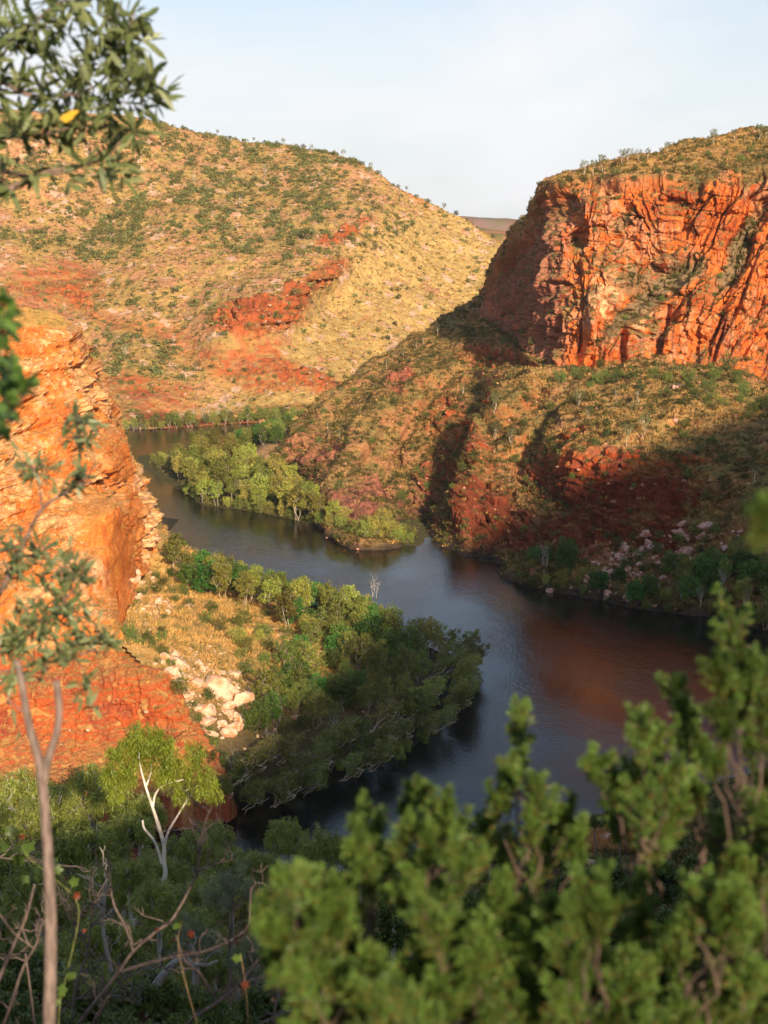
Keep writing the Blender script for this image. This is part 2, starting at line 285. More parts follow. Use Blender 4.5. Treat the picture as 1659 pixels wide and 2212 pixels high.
def rh_col(p, n, x, y):
    c = rh_cliff(x, y); a = fbm(p / 11, 4, 91); b = fbm(p / 3.2, 3, 97); g = fbm(p / 30, 2, 99)
    nz = n[:, 2]; f, e, ci = voro(np.c_[p[:, 0] / 2.2, p[:, 1] / 3, p[:, 2] / 4.5], 93)
    streak = fbm(np.c_[p[:, 0] / 1.6, p[:, 1] / 6, p[:, 2] / 26], 3, 95)
    f2, e2, c2 = voro(np.c_[p[:, 0] / 1.3, p[:, 1] / 2, p[:, 2] / 2.2], 94)
    rock = np.tile(np.array([.62, .15, .03]), (len(p), 1)); rock = mixc(rock, RED * .85, sst(-.1, .3, a)); rock = mixc(rock, np.array([.54, .31, .19]), .5 * sst(-.05, .3, g + .35 * b + .5 * (c2 - .5)) * (ci > .3)); rock = mixc(rock, np.array([.26, .13, .09]), .6 * sst(.1, .35, -streak * .6 - b * .4))
    wst = fbm(np.c_[p[:, 0] / 1.1, p[:, 1] / 8, p[:, 2] / 40], 3, 96); rock = mixc(rock, np.array([.13, .055, .04]), .65 * sst(.18, .4, wst) * sst(-.2, .1, g)); bed = p[:, 2] / 5.3 + .25 * vnoise(p / 9, 6) + .03 * p[:, 0]; rock = mixc(rock, np.array([.16, .06, .035]), .5 * (1 - sst(.01, .05, np.abs(bed - np.round(bed)))))
    rock = mixc(rock, np.array([.10, .045, .03]), .7 * sst(.07, .0, e2) if False else .55 * (1 - sst(0, .09, e2)))
    rock = mixc(rock, np.array([.30, .115, .08]), (1 - sst(1170, 1235, x + 10 * a)) * (.45 + .45 * sst(-.3, .1, streak)))  # left flank: shade painted into the colour of its weathered rock
    rock = mixc(rock, np.array([.74, .46, .26]), blobs(x, y, [(1310, 640, 40, 55, 0, .7), (1275, 650, 20, 30, 0, .4), (1380, 690, 25, 25, 0, .5)]) * sst(-.3, .2, b))
    rock = mixc(rock, OLIVE * .9, .85 * sst(.45, .7, nz) * sst(-.3, .1, a)); rock = mixc(rock, np.array([.17, .13, .07]), .9 * blobs(x + 15 * a, y + 15 * b, RAMP))
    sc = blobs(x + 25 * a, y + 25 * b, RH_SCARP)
    sl = np.tile(np.array([.30, .175, .065]), (len(p), 1)); sl = mixc(sl, OLIVE, .8 * sst(-.1, .25, a + .5 * b)); sl = mixc(sl, PINK * .7, .6 * sst(.1, .4, -a + .3 * b))
    red = mixc(np.tile(RED * .8, (len(p), 1)), MAROON, sst(-.15, .25, b)); red = mixc(red, MAROON * .55, sst(1000, 1090, y) * .92); red = mixc(red, np.array([.25, .10, .075]), (1 - sst(800, 1000, x)) * .7); red = mixc(red, OLIVE, .35 * sst(0, .3, a))  # lower scarp goes darker: the shade lying there is painted into the rock
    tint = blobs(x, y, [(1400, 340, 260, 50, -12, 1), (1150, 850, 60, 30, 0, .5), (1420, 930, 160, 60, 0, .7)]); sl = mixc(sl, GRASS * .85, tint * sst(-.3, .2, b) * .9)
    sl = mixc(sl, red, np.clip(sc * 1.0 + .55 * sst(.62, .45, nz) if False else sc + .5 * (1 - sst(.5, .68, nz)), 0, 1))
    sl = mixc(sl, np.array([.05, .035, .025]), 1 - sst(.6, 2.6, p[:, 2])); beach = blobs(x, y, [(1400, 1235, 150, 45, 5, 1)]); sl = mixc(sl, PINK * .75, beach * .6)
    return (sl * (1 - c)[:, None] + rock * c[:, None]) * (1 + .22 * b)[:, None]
M_RH = ground_mat('red_rock_slope', .8, .8, .4, .5)
_xs = np.concatenate([np.linspace(600, 1040, 250, endpoint=False), np.linspace(1040, 1680, 640, endpoint=False), np.linspace(1680, 1950, 90)])
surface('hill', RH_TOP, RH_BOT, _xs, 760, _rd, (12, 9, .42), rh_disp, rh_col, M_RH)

# ================================================================ left cliff (laid out row by row, its edge turns away behind)
LC_EDGE = [(640, -60), (690, 20), (700, 95), (708, 140), (742, 178), (780, 198), (830, 228), (880, 246), (920, 266), (950, 272), (985, 282), (1020, 300), (1045, 322), (1080, 330), (1120, 345), (1170, 350), (1200, 342), (1230, 322), (1250, 300), (1300, 279), (1360, 262), (1385, 275), (1400, 310), (1450, 362), (1500, 392), (1560, 425), (1600, 455), (1650, 480), (1720, 500)]
LD = [(350,1170,300),(345,1120,303),(325,1050,306),(300,1020,300),(270,930,296),(240,850,296),(178,742,292),(140,708,290),(20,690,283),(-300,650,270),(322,1230,292),
      (300,1150,283),(295,1230,276),(285,1080,282),(280,1240,262),(262,1360,213),(270,1300,236),(255,1200,244),(262,1100,254),(250,1020,262),(200,1180,238),(220,1060,256),(240,960,272),(200,850,280),
      (140,1000,252),(150,1150,236),(100,860,268),(0,860,255),(0,1000,240),(0,1150,226),(100,1250,222),(0,1280,215),(-300,900,235),(-300,1150,215),(210,1300,224),(200,1372,213),(100,1380,209),(0,1390,206),(-300,1400,195),
      (280,1392,213),(362,1450,207),(200,1410,210),(50,1420,206),(300,1450,204),(150,1450,203),(0,1450,201),(-300,1450,190),(392,1500,203),(455,1600,195),(300,1550,200),(150,1550,198),(0,1550,196),(-300,1550,186),(480,1650,191),(300,1650,193),(150,1650,191),(0,1650,190),(-300,1650,182),(300,1720,184),(0,1720,182),(-300,1720,176),(500,1720,186)]
_ld = TPS([(a, b) for a, b, c in LD], [c for a, b, c in LD], reg=3e-4)
def left_cliff():
    ys = np.concatenate([np.linspace(645, 1380, 520, endpoint=False), np.linspace(1380, 1720, 190)])
    E = np.array(LC_EDGE, float); xe = np.interp(ys, E[:, 0], E[:, 1]); nu = 430; t = np.linspace(0, 1, nu)[None] ** .9
    xl = np.where(xe < 60, xe - 260, -300); Xp = xl[:, None] * (1 - t) + xe[:, None] * t; Yp = np.repeat(ys[:, None], nu, 1)
    G = P(Xp, Yp, _ld(Xp, Yp)); rows = []
    for k in range(1, 13):                                  # the side that turns away from the view
        q = G[:, -1].copy(); s = k * 4.0; up = sst(1400, 1350, ys) if False else (1 - sst(1350, 1400, ys)); q[:, 1] += s * (.3 + .7 * up); q[:, 0] -= s * .22 * up; q[:, 2] -= (1 - up) * s * .5; rows.append(q)
    G = np.concatenate([G, np.array(rows).transpose(1, 0, 2)], 1); add = len(rows)
    xp = np.concatenate([Xp, np.repeat(Xp[:, -1:], add, 1)], 1); yp = np.repeat(ys[:, None], nu + add, 1)
    # level top behind the rim
    top = []
    for k in range(1, 12):
        q = G[0].copy(); q[:, 1] += k * 3; q[:, 2] = q[:, 2] + .1 * k - max(0, k - 4) ** 1.6 * .8; top.append(q)
    G = np.concatenate([np.array(top[::-1]), G], 0); xp = np.concatenate([np.repeat(xp[:1], 11, 0), xp]); yp = np.concatenate([np.repeat(yp[:1], 11, 0), yp])
    fk = G[-1:].copy(); fk[..., 2] = -6; fk[..., 1] -= 1; G = np.concatenate([G, fk], 0); xp = np.concatenate([xp, xp[-1:]]); yp = np.concatenate([yp, yp[-1:]])
    n = -grid_normals(smooth_grid(G, 5)); n = np.where((n[..., 1:2] > .3) & (n[..., 2:3] < .3), n, n); sh = G.shape
    p = G.reshape(-1, 3); n = n.reshape(-1, 3); x = xp.ravel(); y = yp.ravel()
    low = sst(1385, 1410, y); wall = blobs(x, y, [(240, 1190, 62, 130, -12, 1), (262, 1330, 22, 60, 0, 1), (290, 1130, 22, 110, 0, .8), (265, 990, 30, 70, -25, .8)]); rim = 1 - sst(700, 712, y)
    f, e, c = voro(np.c_[p[:, 0] / 3.0, p[:, 1] / 4, p[:, 2] / 2.6], 104); f2, e2, c2 = voro(np.c_[p[:, 0] / 1.1, p[:, 1] / 1.5, p[:, 2] / .8], 114)
    z = p[:, 2] + 1.5 * vnoise(p / 20, 106) - .12 * p[:, 0]; led = z / 4.2 - np.floor(z / 4.2); led2 = z / 1.3 - np.floor(z / 1.3)
    s = p[:, 0] - .3 * p[:, 2] + 3 * vnoise(p / 14, 107)
    h = 3.0 * fbm(p / 17, 3, 108) + 1.6 * (saw(s, 8.5, 109) - .5) + 2.0 * (c - .5) + .7 * (c2 - .5) - 1.3 * sst(.25, 1, led) - .4 * sst(.4, 1, led2) - .5 * (1 - sst(0, .15, e)) + 1.0 * (saw(s, 3.3, 119) - .5)
    h = h * (1 - .88 * wall) + wall * .25 * fbm(p / np.array([.8, 2, 5]), 3, 111)
    lo = 1.6 * fbm(p / 8, 4, 120) + .9 * (c - .5) + .5 * (c2 - .5) - .18 * sst(.5, 1, led2) + .5 * fbm(p / np.array([1.5, 1.5, .7]), 3, 122)
    h = (h * (1 - low) + lo * low) * (1 - .7 * rim)
    p = p + n * h[:, None] * np.array([1, 1, .5])
    G2 = p.reshape(sh); n2 = -grid_normals(G2); nz = n2.reshape(-1, 3)[:, 2]
    a = fbm(p / 7, 4, 121); b = fbm(p / 2, 3, 127); st = fbm(np.c_[p[:, 0] / .9, p[:, 1] / 3, p[:, 2] / 9], 3, 129)
    col = np.tile(ORANGE, (len(p), 1)); col = mixc(col, PALE * 1.05, .85 * sst(-.12, .2, b * .6 + a * .8 + .3 * (c2 - .5)) * (1 - wall)); col = mixc(col, RED * 1.2, .5 * sst(.1, .4, -a) * (1 - wall))
    col = mixc(col, np.array([.50, .13, .03]), wall * sst(-.05, .3, st) * .7); col = mixc(col, np.array([.72, .30, .07]), wall * sst(.05, .3, -st) * .6)
    col = mixc(col, np.array([.30, .085, .03]), .6 * (1 - sst(0, .08, e2)) * (1 - wall)); col = mixc(col, np.array([.34, .12, .05]), .5 * sst(.12, .4, -st) * (1 - wall))
    col = mixc(col, np.array([.76, .50, .30]), blobs(x, y, [(335, 1120, 22, 90, 0, .8), (310, 1040, 25, 30, 0, .6), (180, 1240, 60, 50, 30, .6)]) * sst(-.3, .1, b))
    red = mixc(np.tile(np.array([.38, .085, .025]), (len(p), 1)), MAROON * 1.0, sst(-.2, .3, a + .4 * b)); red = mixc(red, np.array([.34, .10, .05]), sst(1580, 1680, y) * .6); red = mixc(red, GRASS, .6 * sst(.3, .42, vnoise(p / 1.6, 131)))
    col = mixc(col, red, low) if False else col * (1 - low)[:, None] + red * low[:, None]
    gr = np.clip(rim + blobs(x, y, [(180, 1392, 160, 14, 3, .8)]), 0, 1) * sst(.2, .5, nz + .3); col = mixc(col, GRASS * 1.05, gr); col = mixc(col, GRASS * .8, .5 * sst(.7, .85, nz) * (1 - rim))
    col = col * (1 + .2 * b)[:, None]
    o = link('cliff', np_mesh('cliff', p, grid_faces(*sh[:2])[:, ::-1], M_LC, col)); tag(o, kind='structure')
    HILLS['left'] = dict(o=o, G=G2, n=n2, xp=xp, yp=yp)
M_LC = ground_mat('orange_sandstone', 1.6, .8, .3, .25)
left_cliff()

# ================================================================ level and sloping ground given as heights
def hfield(name, X0, X1, Y0, Y1, step, zf, colf, mat, drop=None):
    xs = np.arange(X0, X1 + step, step); ys = np.arange(Y0, Y1 + step, step); X, Y = np.meshgrid(xs, ys)
    Z = zf(X.ravel(), Y.ravel()); p = np.c_[X.ravel(), Y.ravel(), Z]; G = p.reshape(len(ys), len(xs), 3); n = grid_normals(G)
    F = grid_faces(len(ys), len(xs)); 
    if drop is not None:
        keep = ~drop(p); F = F[keep[F].any(1)]
    col = colf(p, n.reshape(-1, 3)); o = link(name, np_mesh(name, p, F[:, ::-1] if n[0, 0, 2] < 0 else F, mat, col)); tag(o, kind='structure')
    x, y = proj(p); HILLS[name + str(len(HILLS))] = dict(o=o, G=G, n=np.abs(n), xp=x.reshape(G.shape[:2]), yp=y.reshape(G.shape[:2])); return o
# left bank: sight points -> heights
LB = [(262,1360,213),(300,1250,290),(350,1190,300),(362,1450,207),(480,1650,191),(330,1320,250),(400,1400,222),(300,1400,214),(450,1500,209),(500,1560,203),(520,1450,228),(600,1350,262),(560,1560,205),(640,1500,225),(420,1300,265),(560,1640,196)]
LBp = P([a for a, b, c in LB], [b for a, b, c in LB], [c for a, b, c in LB])
SH = [(320,1195),(420,1222),(520,1262),(620,1292),(700,1312),(780,1342),(850,1372),(930,1402),(962,1420),(985,1442),(980,1475),(962,1540),(928,1570),(900,1600),(850,1640),(760,1668),(660,1710),(560,1742),(470,1752),(400,1758)]
def wdepth(y): return EYE / -np.tan(np.arctan((CY - np.asarray(y, float)) / FPX) - PITCH)
SHp = P([a for a, b in SH], [b for a, b in SH], wdepth([b for a, b in SH]))
SHL = np.r_[[[-200, 480, 0], [-60, 400, 0]], SHp, [[-60, 187, 0], [-200, 186, 0]]]
def sd_shore(X, Y, S):
    """signed distance to a closed outline, positive inside"""
    d = np.full(len(X), 1e9); ins = np.zeros(len(X), bool); n = len(S)
    for i in range(n):
        a = S[i, :2]; b = S[(i + 1) % n, :2]; ab = b - a; t = np.clip(((X - a[0]) * ab[0] + (Y - a[1]) * ab[1]) / (ab @ ab + 1e-9), 0, 1)
        d = np.minimum(d, np.hypot(X - a[0] - t * ab[0], Y - a[1] - t * ab[1]))
        c = ((a[1] > Y) != (b[1] > Y)) & (X < (b[0] - a[0]) * (Y - a[1]) / (b[1] - a[1] + 1e-12) + a[0]); ins ^= c
    return np.where(ins, d, -d)
_lbz = TPS(np.r_[LBp[:, :2], SHp[:, :2], [[-90, 200], [-90, 260], [-60, 330], [-90, 420]]], np.r_[LBp[:, 2], SHp[:, 2] * 0 + .3, [14, 24, 18, 3]], reg=2e-2, sc=60)
def lb_z(X, Y):
    s = sd_shore(X, Y, SHL); z = np.maximum(_lbz(X, Y), .5) * sst(-1, 12, s) ; z = np.minimum(z, 40) + np.where(s < 0, s * .25, 0)
    q = np.c_[X, Y, X * 0]; return z + (1.2 * fbm(q / 18, 3, 201) + .4 * fbm(q / 4, 3, 207)) * sst(0, 12, s) + .15
def lb_col(p, n):
    a = fbm(p / 8, 3, 211); b = fbm(p / 2, 3, 217); x, y = proj(p); s = sd_shore(p[:, 0], p[:, 1], SHL)
    c = np.tile(GRASS * 1.05, (len(p), 1)); c = mixc(c, OLIVE, .7 * sst(.0, .3, a + .4 * b)); c = mixc(c, PALE * .9, .5 * sst(.15, .4, -a))
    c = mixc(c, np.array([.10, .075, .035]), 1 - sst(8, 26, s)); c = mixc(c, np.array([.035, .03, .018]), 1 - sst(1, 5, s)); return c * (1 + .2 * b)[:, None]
M_BANK = ground_mat('grassy_bank', 1.6, .8, .35, .2)
def lb_drop(p):
    x, y = proj(p); E = np.array(LC_EDGE, float); e = np.interp(y, E[:, 0], E[:, 1])
    return (sd_shore(p[:, 0], p[:, 1], SHL) < -8) | ((x < e - 30) & (y > 1392) & (y < 1660)) | ((x < e - 45) & (y > 1300) & (y <= 1392))
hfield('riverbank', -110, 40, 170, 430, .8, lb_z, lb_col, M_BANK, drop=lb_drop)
# wooded spit and sandbar beyond the river bend
SP = [(300,985),(300,1005),(340,1030),(400,1062),(440,1092),(520,1100),(560,1107),(620,1120),(690,1135),(760,1172),(900,1178),(960,1120),(900,1000),(720,930),(650,925),(560,945),(500,965),(400,975)]
SPp = P([a for a, b in SP], [b for a, b in SP], wdepth([b for a, b in SP]))
def sp_z(X, Y):
    s = sd_shore(X, Y, SPp); x, y = proj(np.c_[X, Y, X * 0]); bar = blobs(x, y, [(600, 985, 75, 26, -22, 1)])
    return np.where(s > 0, 1.0 * sst(0, 8, s) + 2.4 * bar, s * .2) + .3 * fbm(np.c_[X, Y, X * 0] / 6, 3, 231) + .1
def sp_col(p, n):
    x, y = proj(p); bar = blobs(x, y, [(600, 985, 95, 34, -22, 1)]); b = fbm(p / 4, 3, 237)
    c = np.tile(np.array([.075, .065, .025]), (len(p), 1)); c = mixc(c, np.array([.50, .27, .15]), bar); c = mixc(c, GRASS * .8, bar * sst(.15, .4, b) * .7); return c * (1 + .2 * b)[:, None]
hfield('sandbar', -125, 40, 355, 640, 1.2, sp_z, sp_col, M_BANK, drop=lambda p: sd_shore(p[:, 0], p[:, 1], SPp) < -8)
# near side: the slope under the camera, falling to the river, and the high ground behind that shades the gorge
KNOB = 0.0
def ng_z(X, Y):
    ys = 169 + 24 * sst(-30, -46, X) + .6 * np.clip(X, 0, 120) + np.clip(X - 120, 0, 600) * .35; s = ys - Y
    f = np.interp(s, [-60, -12, 0, 6, 18, 50, 90, 130, 150, 162, 169, 190, 260, 420], [-9, -3, 0, 1.6, 3.5, 16, 30, 49, 62, 73, 77.6, 86, 96, 99])
    crest = np.interp(X, [0, 20, 30, 40, 55, 67, 77, 95, 115, 163, 208, 300, 500, 760], [82, 86, 93, 107, 116, 121, 131, 142, 157, 187, 212, 246, 290, 340]); yk = -14 + 74 * sst(80, 240, X); up = 1 - sst(0, 1, (Y + 80) / (yk + 80))
    z = f * (1 - up) + crest * up; z = np.where(Y < -80, crest + (-80 - Y) * .04, z); z = np.minimum(z, crest + 3)
    kn = .62 * np.exp(-(((X - 38) / 24) ** 2 + ((Y + 38) / 16) ** 2)); z = z + 22 * kn * KNOB
    q = np.c_[X, Y, X * 0]; r = np.hypot(X, Y); return z + (2.2 * fbm(q / 30, 3, 241) + .5 * fbm(q / 5, 3, 247)) * sst(6, 30, r) * sst(-5, 10, s)
def ng_col(p, n):
    a = fbm(p / 8, 3, 251); b = fbm(p / 1.5, 3, 257); c = np.tile(np.array([.10, .085, .03]), (len(p), 1)); c = mixc(c, RED * .6, .8 * sst(.1, .35, a)); c = mixc(c, GRASS * .8, .8 * sst(.1, .3, -a + .3 * b)); return c * (1 + .2 * b)[:, None]
hfield('ground', -330, 760, -330, 470, 2.0, ng_z, ng_col, M_BANK, drop=lambda p: (p[:, 2] < -8))
# ================================================================ river
def water():
    m, nt, b = mat_new('river_water'); L = nt.links; b.inputs['Base Color'].default_value = (.012, .011, .008, 1); b.inputs['Roughness'].default_value = .06; b.inputs['IOR'].default_value = 1.33
    geo = N(nt, 'ShaderNodeNewGeometry'); mp = N(nt, 'ShaderNodeMapping'); mp.inputs['Rotation'].default_value = (0, 0, .5); mp.inputs['Scale'].default_value = (1, .55, 1); L.new(geo.outputs['Position'], mp.inputs[0])
    n1 = N(nt, 'ShaderNodeTexNoise'); n1.inputs['Scale'].default_value = 1.7; n1.inputs['Detail'].default_value = 6; n1.inputs['Roughness'].default_value = .6; L.new(mp.outputs[0], n1.inputs[0])
    n2 = N(nt, 'ShaderNodeTexNoise'); n2.inputs['Scale'].default_value = .035; n2.inputs['Detail'].default_value = 3; L.new(mp.outputs[0], n2.inputs[0])
    mr = N(nt, 'ShaderNodeMapRange'); mr.inputs[1].default_value = .38; mr.inputs[2].default_value = .62; mr.inputs[3].default_value = .12; mr.inputs[4].default_value = .45; L.new(n2.outputs[0], mr.inputs[0])
    bp = N(nt, 'ShaderNodeBump'); bp.inputs['Distance'].default_value = .2; L.new(mr.outputs[0], bp.inputs['Strength']); n3 = N(nt, 'ShaderNodeTexNoise'); n3.inputs['Scale'].default_value = .42; n3.inputs['Detail'].default_value = 3; L.new(mp.outputs[0], n3.inputs[0]); ma = N(nt, 'ShaderNodeMath', operation='MULTIPLY_ADD'); ma.inputs[1].default_value = .9; L.new(n3.outputs[0], ma.inputs[0]); L.new(n1.outputs[0], ma.inputs[2]); L.new(ma.outputs[0], bp.inputs['Height']); L.new(bp.outputs[0], b.inputs['Normal'])
    xs = np.linspace(-500, 900, 60); ys = np.linspace(120, 760, 40); X, Y = np.meshgrid(xs, ys)
    o = link('river', np_mesh('river', np.c_[X.ravel(), Y.ravel(), X.ravel() * 0], grid_faces(40, 60), m)); tag(o, kind='structure')
    # broad country beyond and below everything, reaching the horizon
    a = np.linspace(0, 2 * np.pi, 65)[:-1]; r = np.array([30, 900, 3000, 9000, 30000]); V = []; 
    for rr in r: V.append(np.c_[np.cos(a) * rr, np.sin(a) * rr + 300, np.full(64, -14. if rr < 5000 else -10)])
    V = np.concatenate(V); F = []
    for k in range(4):
        for i in range(64): F.append((k * 64 + i, k * 64 + (i + 1) % 64, (k + 1) * 64 + (i + 1) % 64, (k + 1) * 64 + i))
    c = np.tile(OLIVE * 1.3, (len(V), 1)); o = link('ground', np_mesh('ground', V, F, M_FAR, c)); tag(o, kind='structure')
water()

# ================================================================ light and sky
SUN_AZ = math.radians(18); SUN_EL = math.radians(22)     # behind the camera, to its right
sdir = Vector((math.sin(SUN_AZ) * math.cos(SUN_EL), -math.cos(SUN_AZ) * math.cos(SUN_EL), math.sin(SUN_EL)))
sl = bpy.data.lights.new('sun', 'SUN'); sl.energy = 4.8; sl.angle = math.radians(1.0); sl.color = (1, .80, .56)
so = bpy.data.objects.new('sun', sl); COL.objects.link(so); so.rotation_euler = sdir.to_track_quat('Z', 'Y').to_euler()
w = bpy.data.worlds.new('World'); scene.world = w; w.use_nodes = True; nt = w.node_tree; bg = nt.nodes['Background']; L = nt.links
sky = N(nt, 'ShaderNodeTexSky', sky_type='NISHITA'); sky.sun_disc = False; sky.sun_elevation = SUN_EL; sky.sun_rotation = math.atan2(sdir.x, sdir.y); sky.air_density = 1.0; sky.dust_density = 2.0; sky.ozone_density = 1.5
bg.inputs[1].default_value = .12
tc = N(nt, 'ShaderNodeTexCoord'); mp = N(nt, 'ShaderNodeMapping'); mp.inputs['Scale'].default_value = (1, 1, 3.5); mp.inputs['Location'].default_value = (.3, .1, 0); L.new(tc.outputs['Generated'], mp.inputs[0])
cn = N(nt, 'ShaderNodeTexNoise'); cn.inputs['Scale'].default_value = 1.6; cn.inputs['Detail'].default_value = 5; cn.inputs['Roughness'].default_value = .5; cn.inputs['Distortion'].default_value = .4; L.new(mp.outputs[0], cn.inputs[0])
mr = N(nt, 'ShaderNodeMapRange'); mr.inputs[1].default_value = .33; mr.inputs[2].default_value = .66; mr.inputs[3].default_value = .5; mr.inputs[4].default_value = 1.5; L.new(cn.outputs[0], mr.inputs[0])
sx = N(nt, 'ShaderNodeSeparateXYZ'); L.new(tc.outputs['Generated'], sx.inputs[0]); hz = N(nt, 'ShaderNodeMapRange', interpolation_type='SMOOTHSTEP'); hz.inputs[1].default_value = .36; hz.inputs[2].default_value = .75; hz.inputs[3].default_value = 1; hz.inputs[4].default_value = .08; L.new(sx.outputs[2], hz.inputs[0])
mm = N(nt, 'ShaderNodeMath', operation='MULTIPLY'); hb = N(nt, 'ShaderNodeMapRange', interpolation_type='SMOOTHSTEP'); hb.inputs[1].default_value = .03; hb.inputs[2].default_value = .2; hb.inputs[3].default_value = 0; hb.inputs[4].default_value = .75; L.new(sx.outputs[2], hb.inputs[0])
m2 = N(nt, 'ShaderNodeMath', operation='SUBTRACT', use_clamp=True); L.new(mr.outputs[0], m2.inputs[0]); L.new(hb.outputs[0], m2.inputs[1]); L.new(m2.outputs[0], mm.inputs[0]); L.new(hz.outputs[0], mm.inputs[1])
mx = N(nt, 'ShaderNodeMix', data_type='RGBA'); L.new(mm.outputs[0], mx.inputs[0]); mt = N(nt, 'ShaderNodeMix', data_type='RGBA', blend_type='MULTIPLY'); mt.inputs[0].default_value = 1; mt.inputs[7].default_value = (.70, .78, .84, 1); L.new(sky.outputs[0], mt.inputs[6]); L.new(mt.outputs[2], mx.inputs[6]); mx.inputs[7].default_value = (4.85, 4.95, 5.1, 1)
L.new(mx.outputs[2], bg.inputs[0])
scene.view_settings.view_transform = 'Standard'; scene.view_settings.look = 'None'; scene.view_settings.exposure = .70; scene.view_settings.gamma = 1
scene.render.engine = 'CYCLES'; cy = scene.cycles; cy.use_denoising = True; cy.max_bounces = 6; cy.diffuse_bounces = 3; cy.glossy_bounces = 3; cy.transmission_bounces = 2; cy.transparent_max_bounces = 4; cy.volume_bounces = 0; cy.sample_clamp_indirect = 8
cy.use_adaptive_sampling = True; cy.adaptive_threshold = .02
# ================================================================ plants: building blocks
class MB:
    def __init__(s): s.V = []; s.F = []; s.C = []; s.n = 0
    def add(s, V, F, C):
        V = np.asarray(V, float); s.V.append(V); s.F.append(np.asarray(F) + s.n); s.C.append(np.broadcast_to(C, V.shape).copy()); s.n += len(V)
    def tube(s, pts, rad, sides=6, col=(.2, .15, .1)):
        pts = np.asarray(pts, float); n = len(pts); rad = np.interp(np.linspace(0, 1, n), np.linspace(0, 1, len(np.atleast_1d(rad))), np.atleast_1d(rad))
        t = np.gradient(pts, axis=0); t /= np.linalg.norm(t, axis=1, keepdims=True) + 1e-9
        ref = np.array([.31, .9, .2]); u = np.cross(t, ref); u /= np.linalg.norm(u, axis=1, keepdims=True) + 1e-9; v = np.cross(t, u)
        a = np.linspace(0, 2 * np.pi, sides, endpoint=False)
        V = pts[:, None] + rad[:, None, None] * (np.cos(a)[None, :, None] * u[:, None] + np.sin(a)[None, :, None] * v[:, None])
        i = np.arange(n * sides).reshape(n, sides); j = np.roll(i, -1, 1)
        F = np.stack([i[:-1], j[:-1], j[1:], i[1:]], -1).reshape(-1, 4); V = V.reshape(-1, 3)
        tip = i[-1]; 
        if sides == 6: F = np.r_[F, [[tip[0], tip[1], tip[2], tip[3]], [tip[0], tip[3], tip[4], tip[5]]]]
        elif sides == 4: F = np.r_[F, [[tip[0], tip[1], tip[2], tip[3]]]]
        s.add(V, F, col)
    def leaves(s, pos, axis, nrm, length, width, col, fold=.0, pts=4):
        """one blade per row: base at pos, pointing along axis, its face across nrm"""
        n = len(pos); axis = axis / (np.linalg.norm(axis, axis=1, keepdims=True) + 1e-9); side = np.cross(axis, nrm); side /= np.linalg.norm(side, axis=1, keepdims=True) + 1e-9; up = np.cross(side, axis)
        L = np.broadcast_to(length, n)[:, None]; W = np.broadcast_to(width, n)[:, None]
        if pts == 4:
            V = np.stack([pos, pos + axis * L * .45 + side * W * .5 + up * W * fold, pos + axis * L, pos + axis * L * .45 - side * W * .5 + up * W * fold], 1); F = np.arange(n * 4).reshape(n, 4)
        else:   # six corners, two quads, gently curled
            c = up * L * .10
            V = np.stack([pos, pos + axis * L * .3 + side * W * .42, pos + axis * L * .72 + side * W * .4 - c * .5, pos + axis * L - c * 1.4, pos + axis * L * .72 - side * W * .4 - c * .5, pos + axis * L * .3 - side * W * .42], 1)
            b = np.arange(n)[:, None] * 6; F = np.concatenate([b + [0, 1, 2, 5], b + [5, 2, 3, 4]], 0)
        k = V.shape[1]; s.add(V.reshape(-1, 3), F, np.repeat(col, k, 0))
    def mesh(s, name, mat, smooth=True): return np_mesh(name, np.concatenate(s.V), np.concatenate(s.F), mat, np.concatenate(s.C), smooth)
def leaf_mat(name, trans=.35, rough=.55, var=.35, spec=.25):
    m, nt, b = mat_new(name); L = nt.links; at = N(nt, 'ShaderNodeAttribute', attribute_name='Col'); oi = N(nt, 'ShaderNodeObjectInfo')
    mr = N(nt, 'ShaderNodeMapRange'); mr.inputs[3].default_value = 1 - var; mr.inputs[4].default_value = 1 + var; L.new(oi.outputs['Random'], mr.inputs[0])
    mx = N(nt, 'ShaderNodeMix', data_type='RGBA', blend_type='MULTIPLY'); mx.inputs[0].default_value = 1; hs = N(nt, 'ShaderNodeHueSaturation'); hr = N(nt, 'ShaderNodeMapRange'); m7 = N(nt, 'ShaderNodeMath', operation='MULTIPLY'); m7.inputs[1].default_value = 7.13; fr = N(nt, 'ShaderNodeMath', operation='FRACT')
    L.new(oi.outputs['Random'], m7.inputs[0]); L.new(m7.outputs[0], fr.inputs[0]); L.new(fr.outputs[0], hr.inputs[0]); hr.inputs[3].default_value = .5 - .045 * (var > .2); hr.inputs[4].default_value = .5 + .03 * (var > .2); L.new(hr.outputs[0], hs.inputs['Hue']); L.new(at.outputs['Color'], hs.inputs['Color']); L.new(hs.outputs[0], mx.inputs[6]); L.new(mr.outputs[0], mx.inputs[7])
    L.new(mx.outputs[2], b.inputs['Base Color']); b.inputs['Roughness'].default_value = rough; b.inputs['Specular IOR Level'].default_value = spec
    tr = N(nt, 'ShaderNodeBsdfTranslucent'); L.new(mx.outputs[2], tr.inputs[0]); ms = N(nt, 'ShaderNodeMixShader'); ms.inputs[0].default_value = trans
    L.new(b.outputs[0], ms.inputs[1]); L.new(tr.outputs[0], ms.inputs[2]); L.new(ms.outputs[0], nt.nodes['Material Output'].inputs[0]); return m
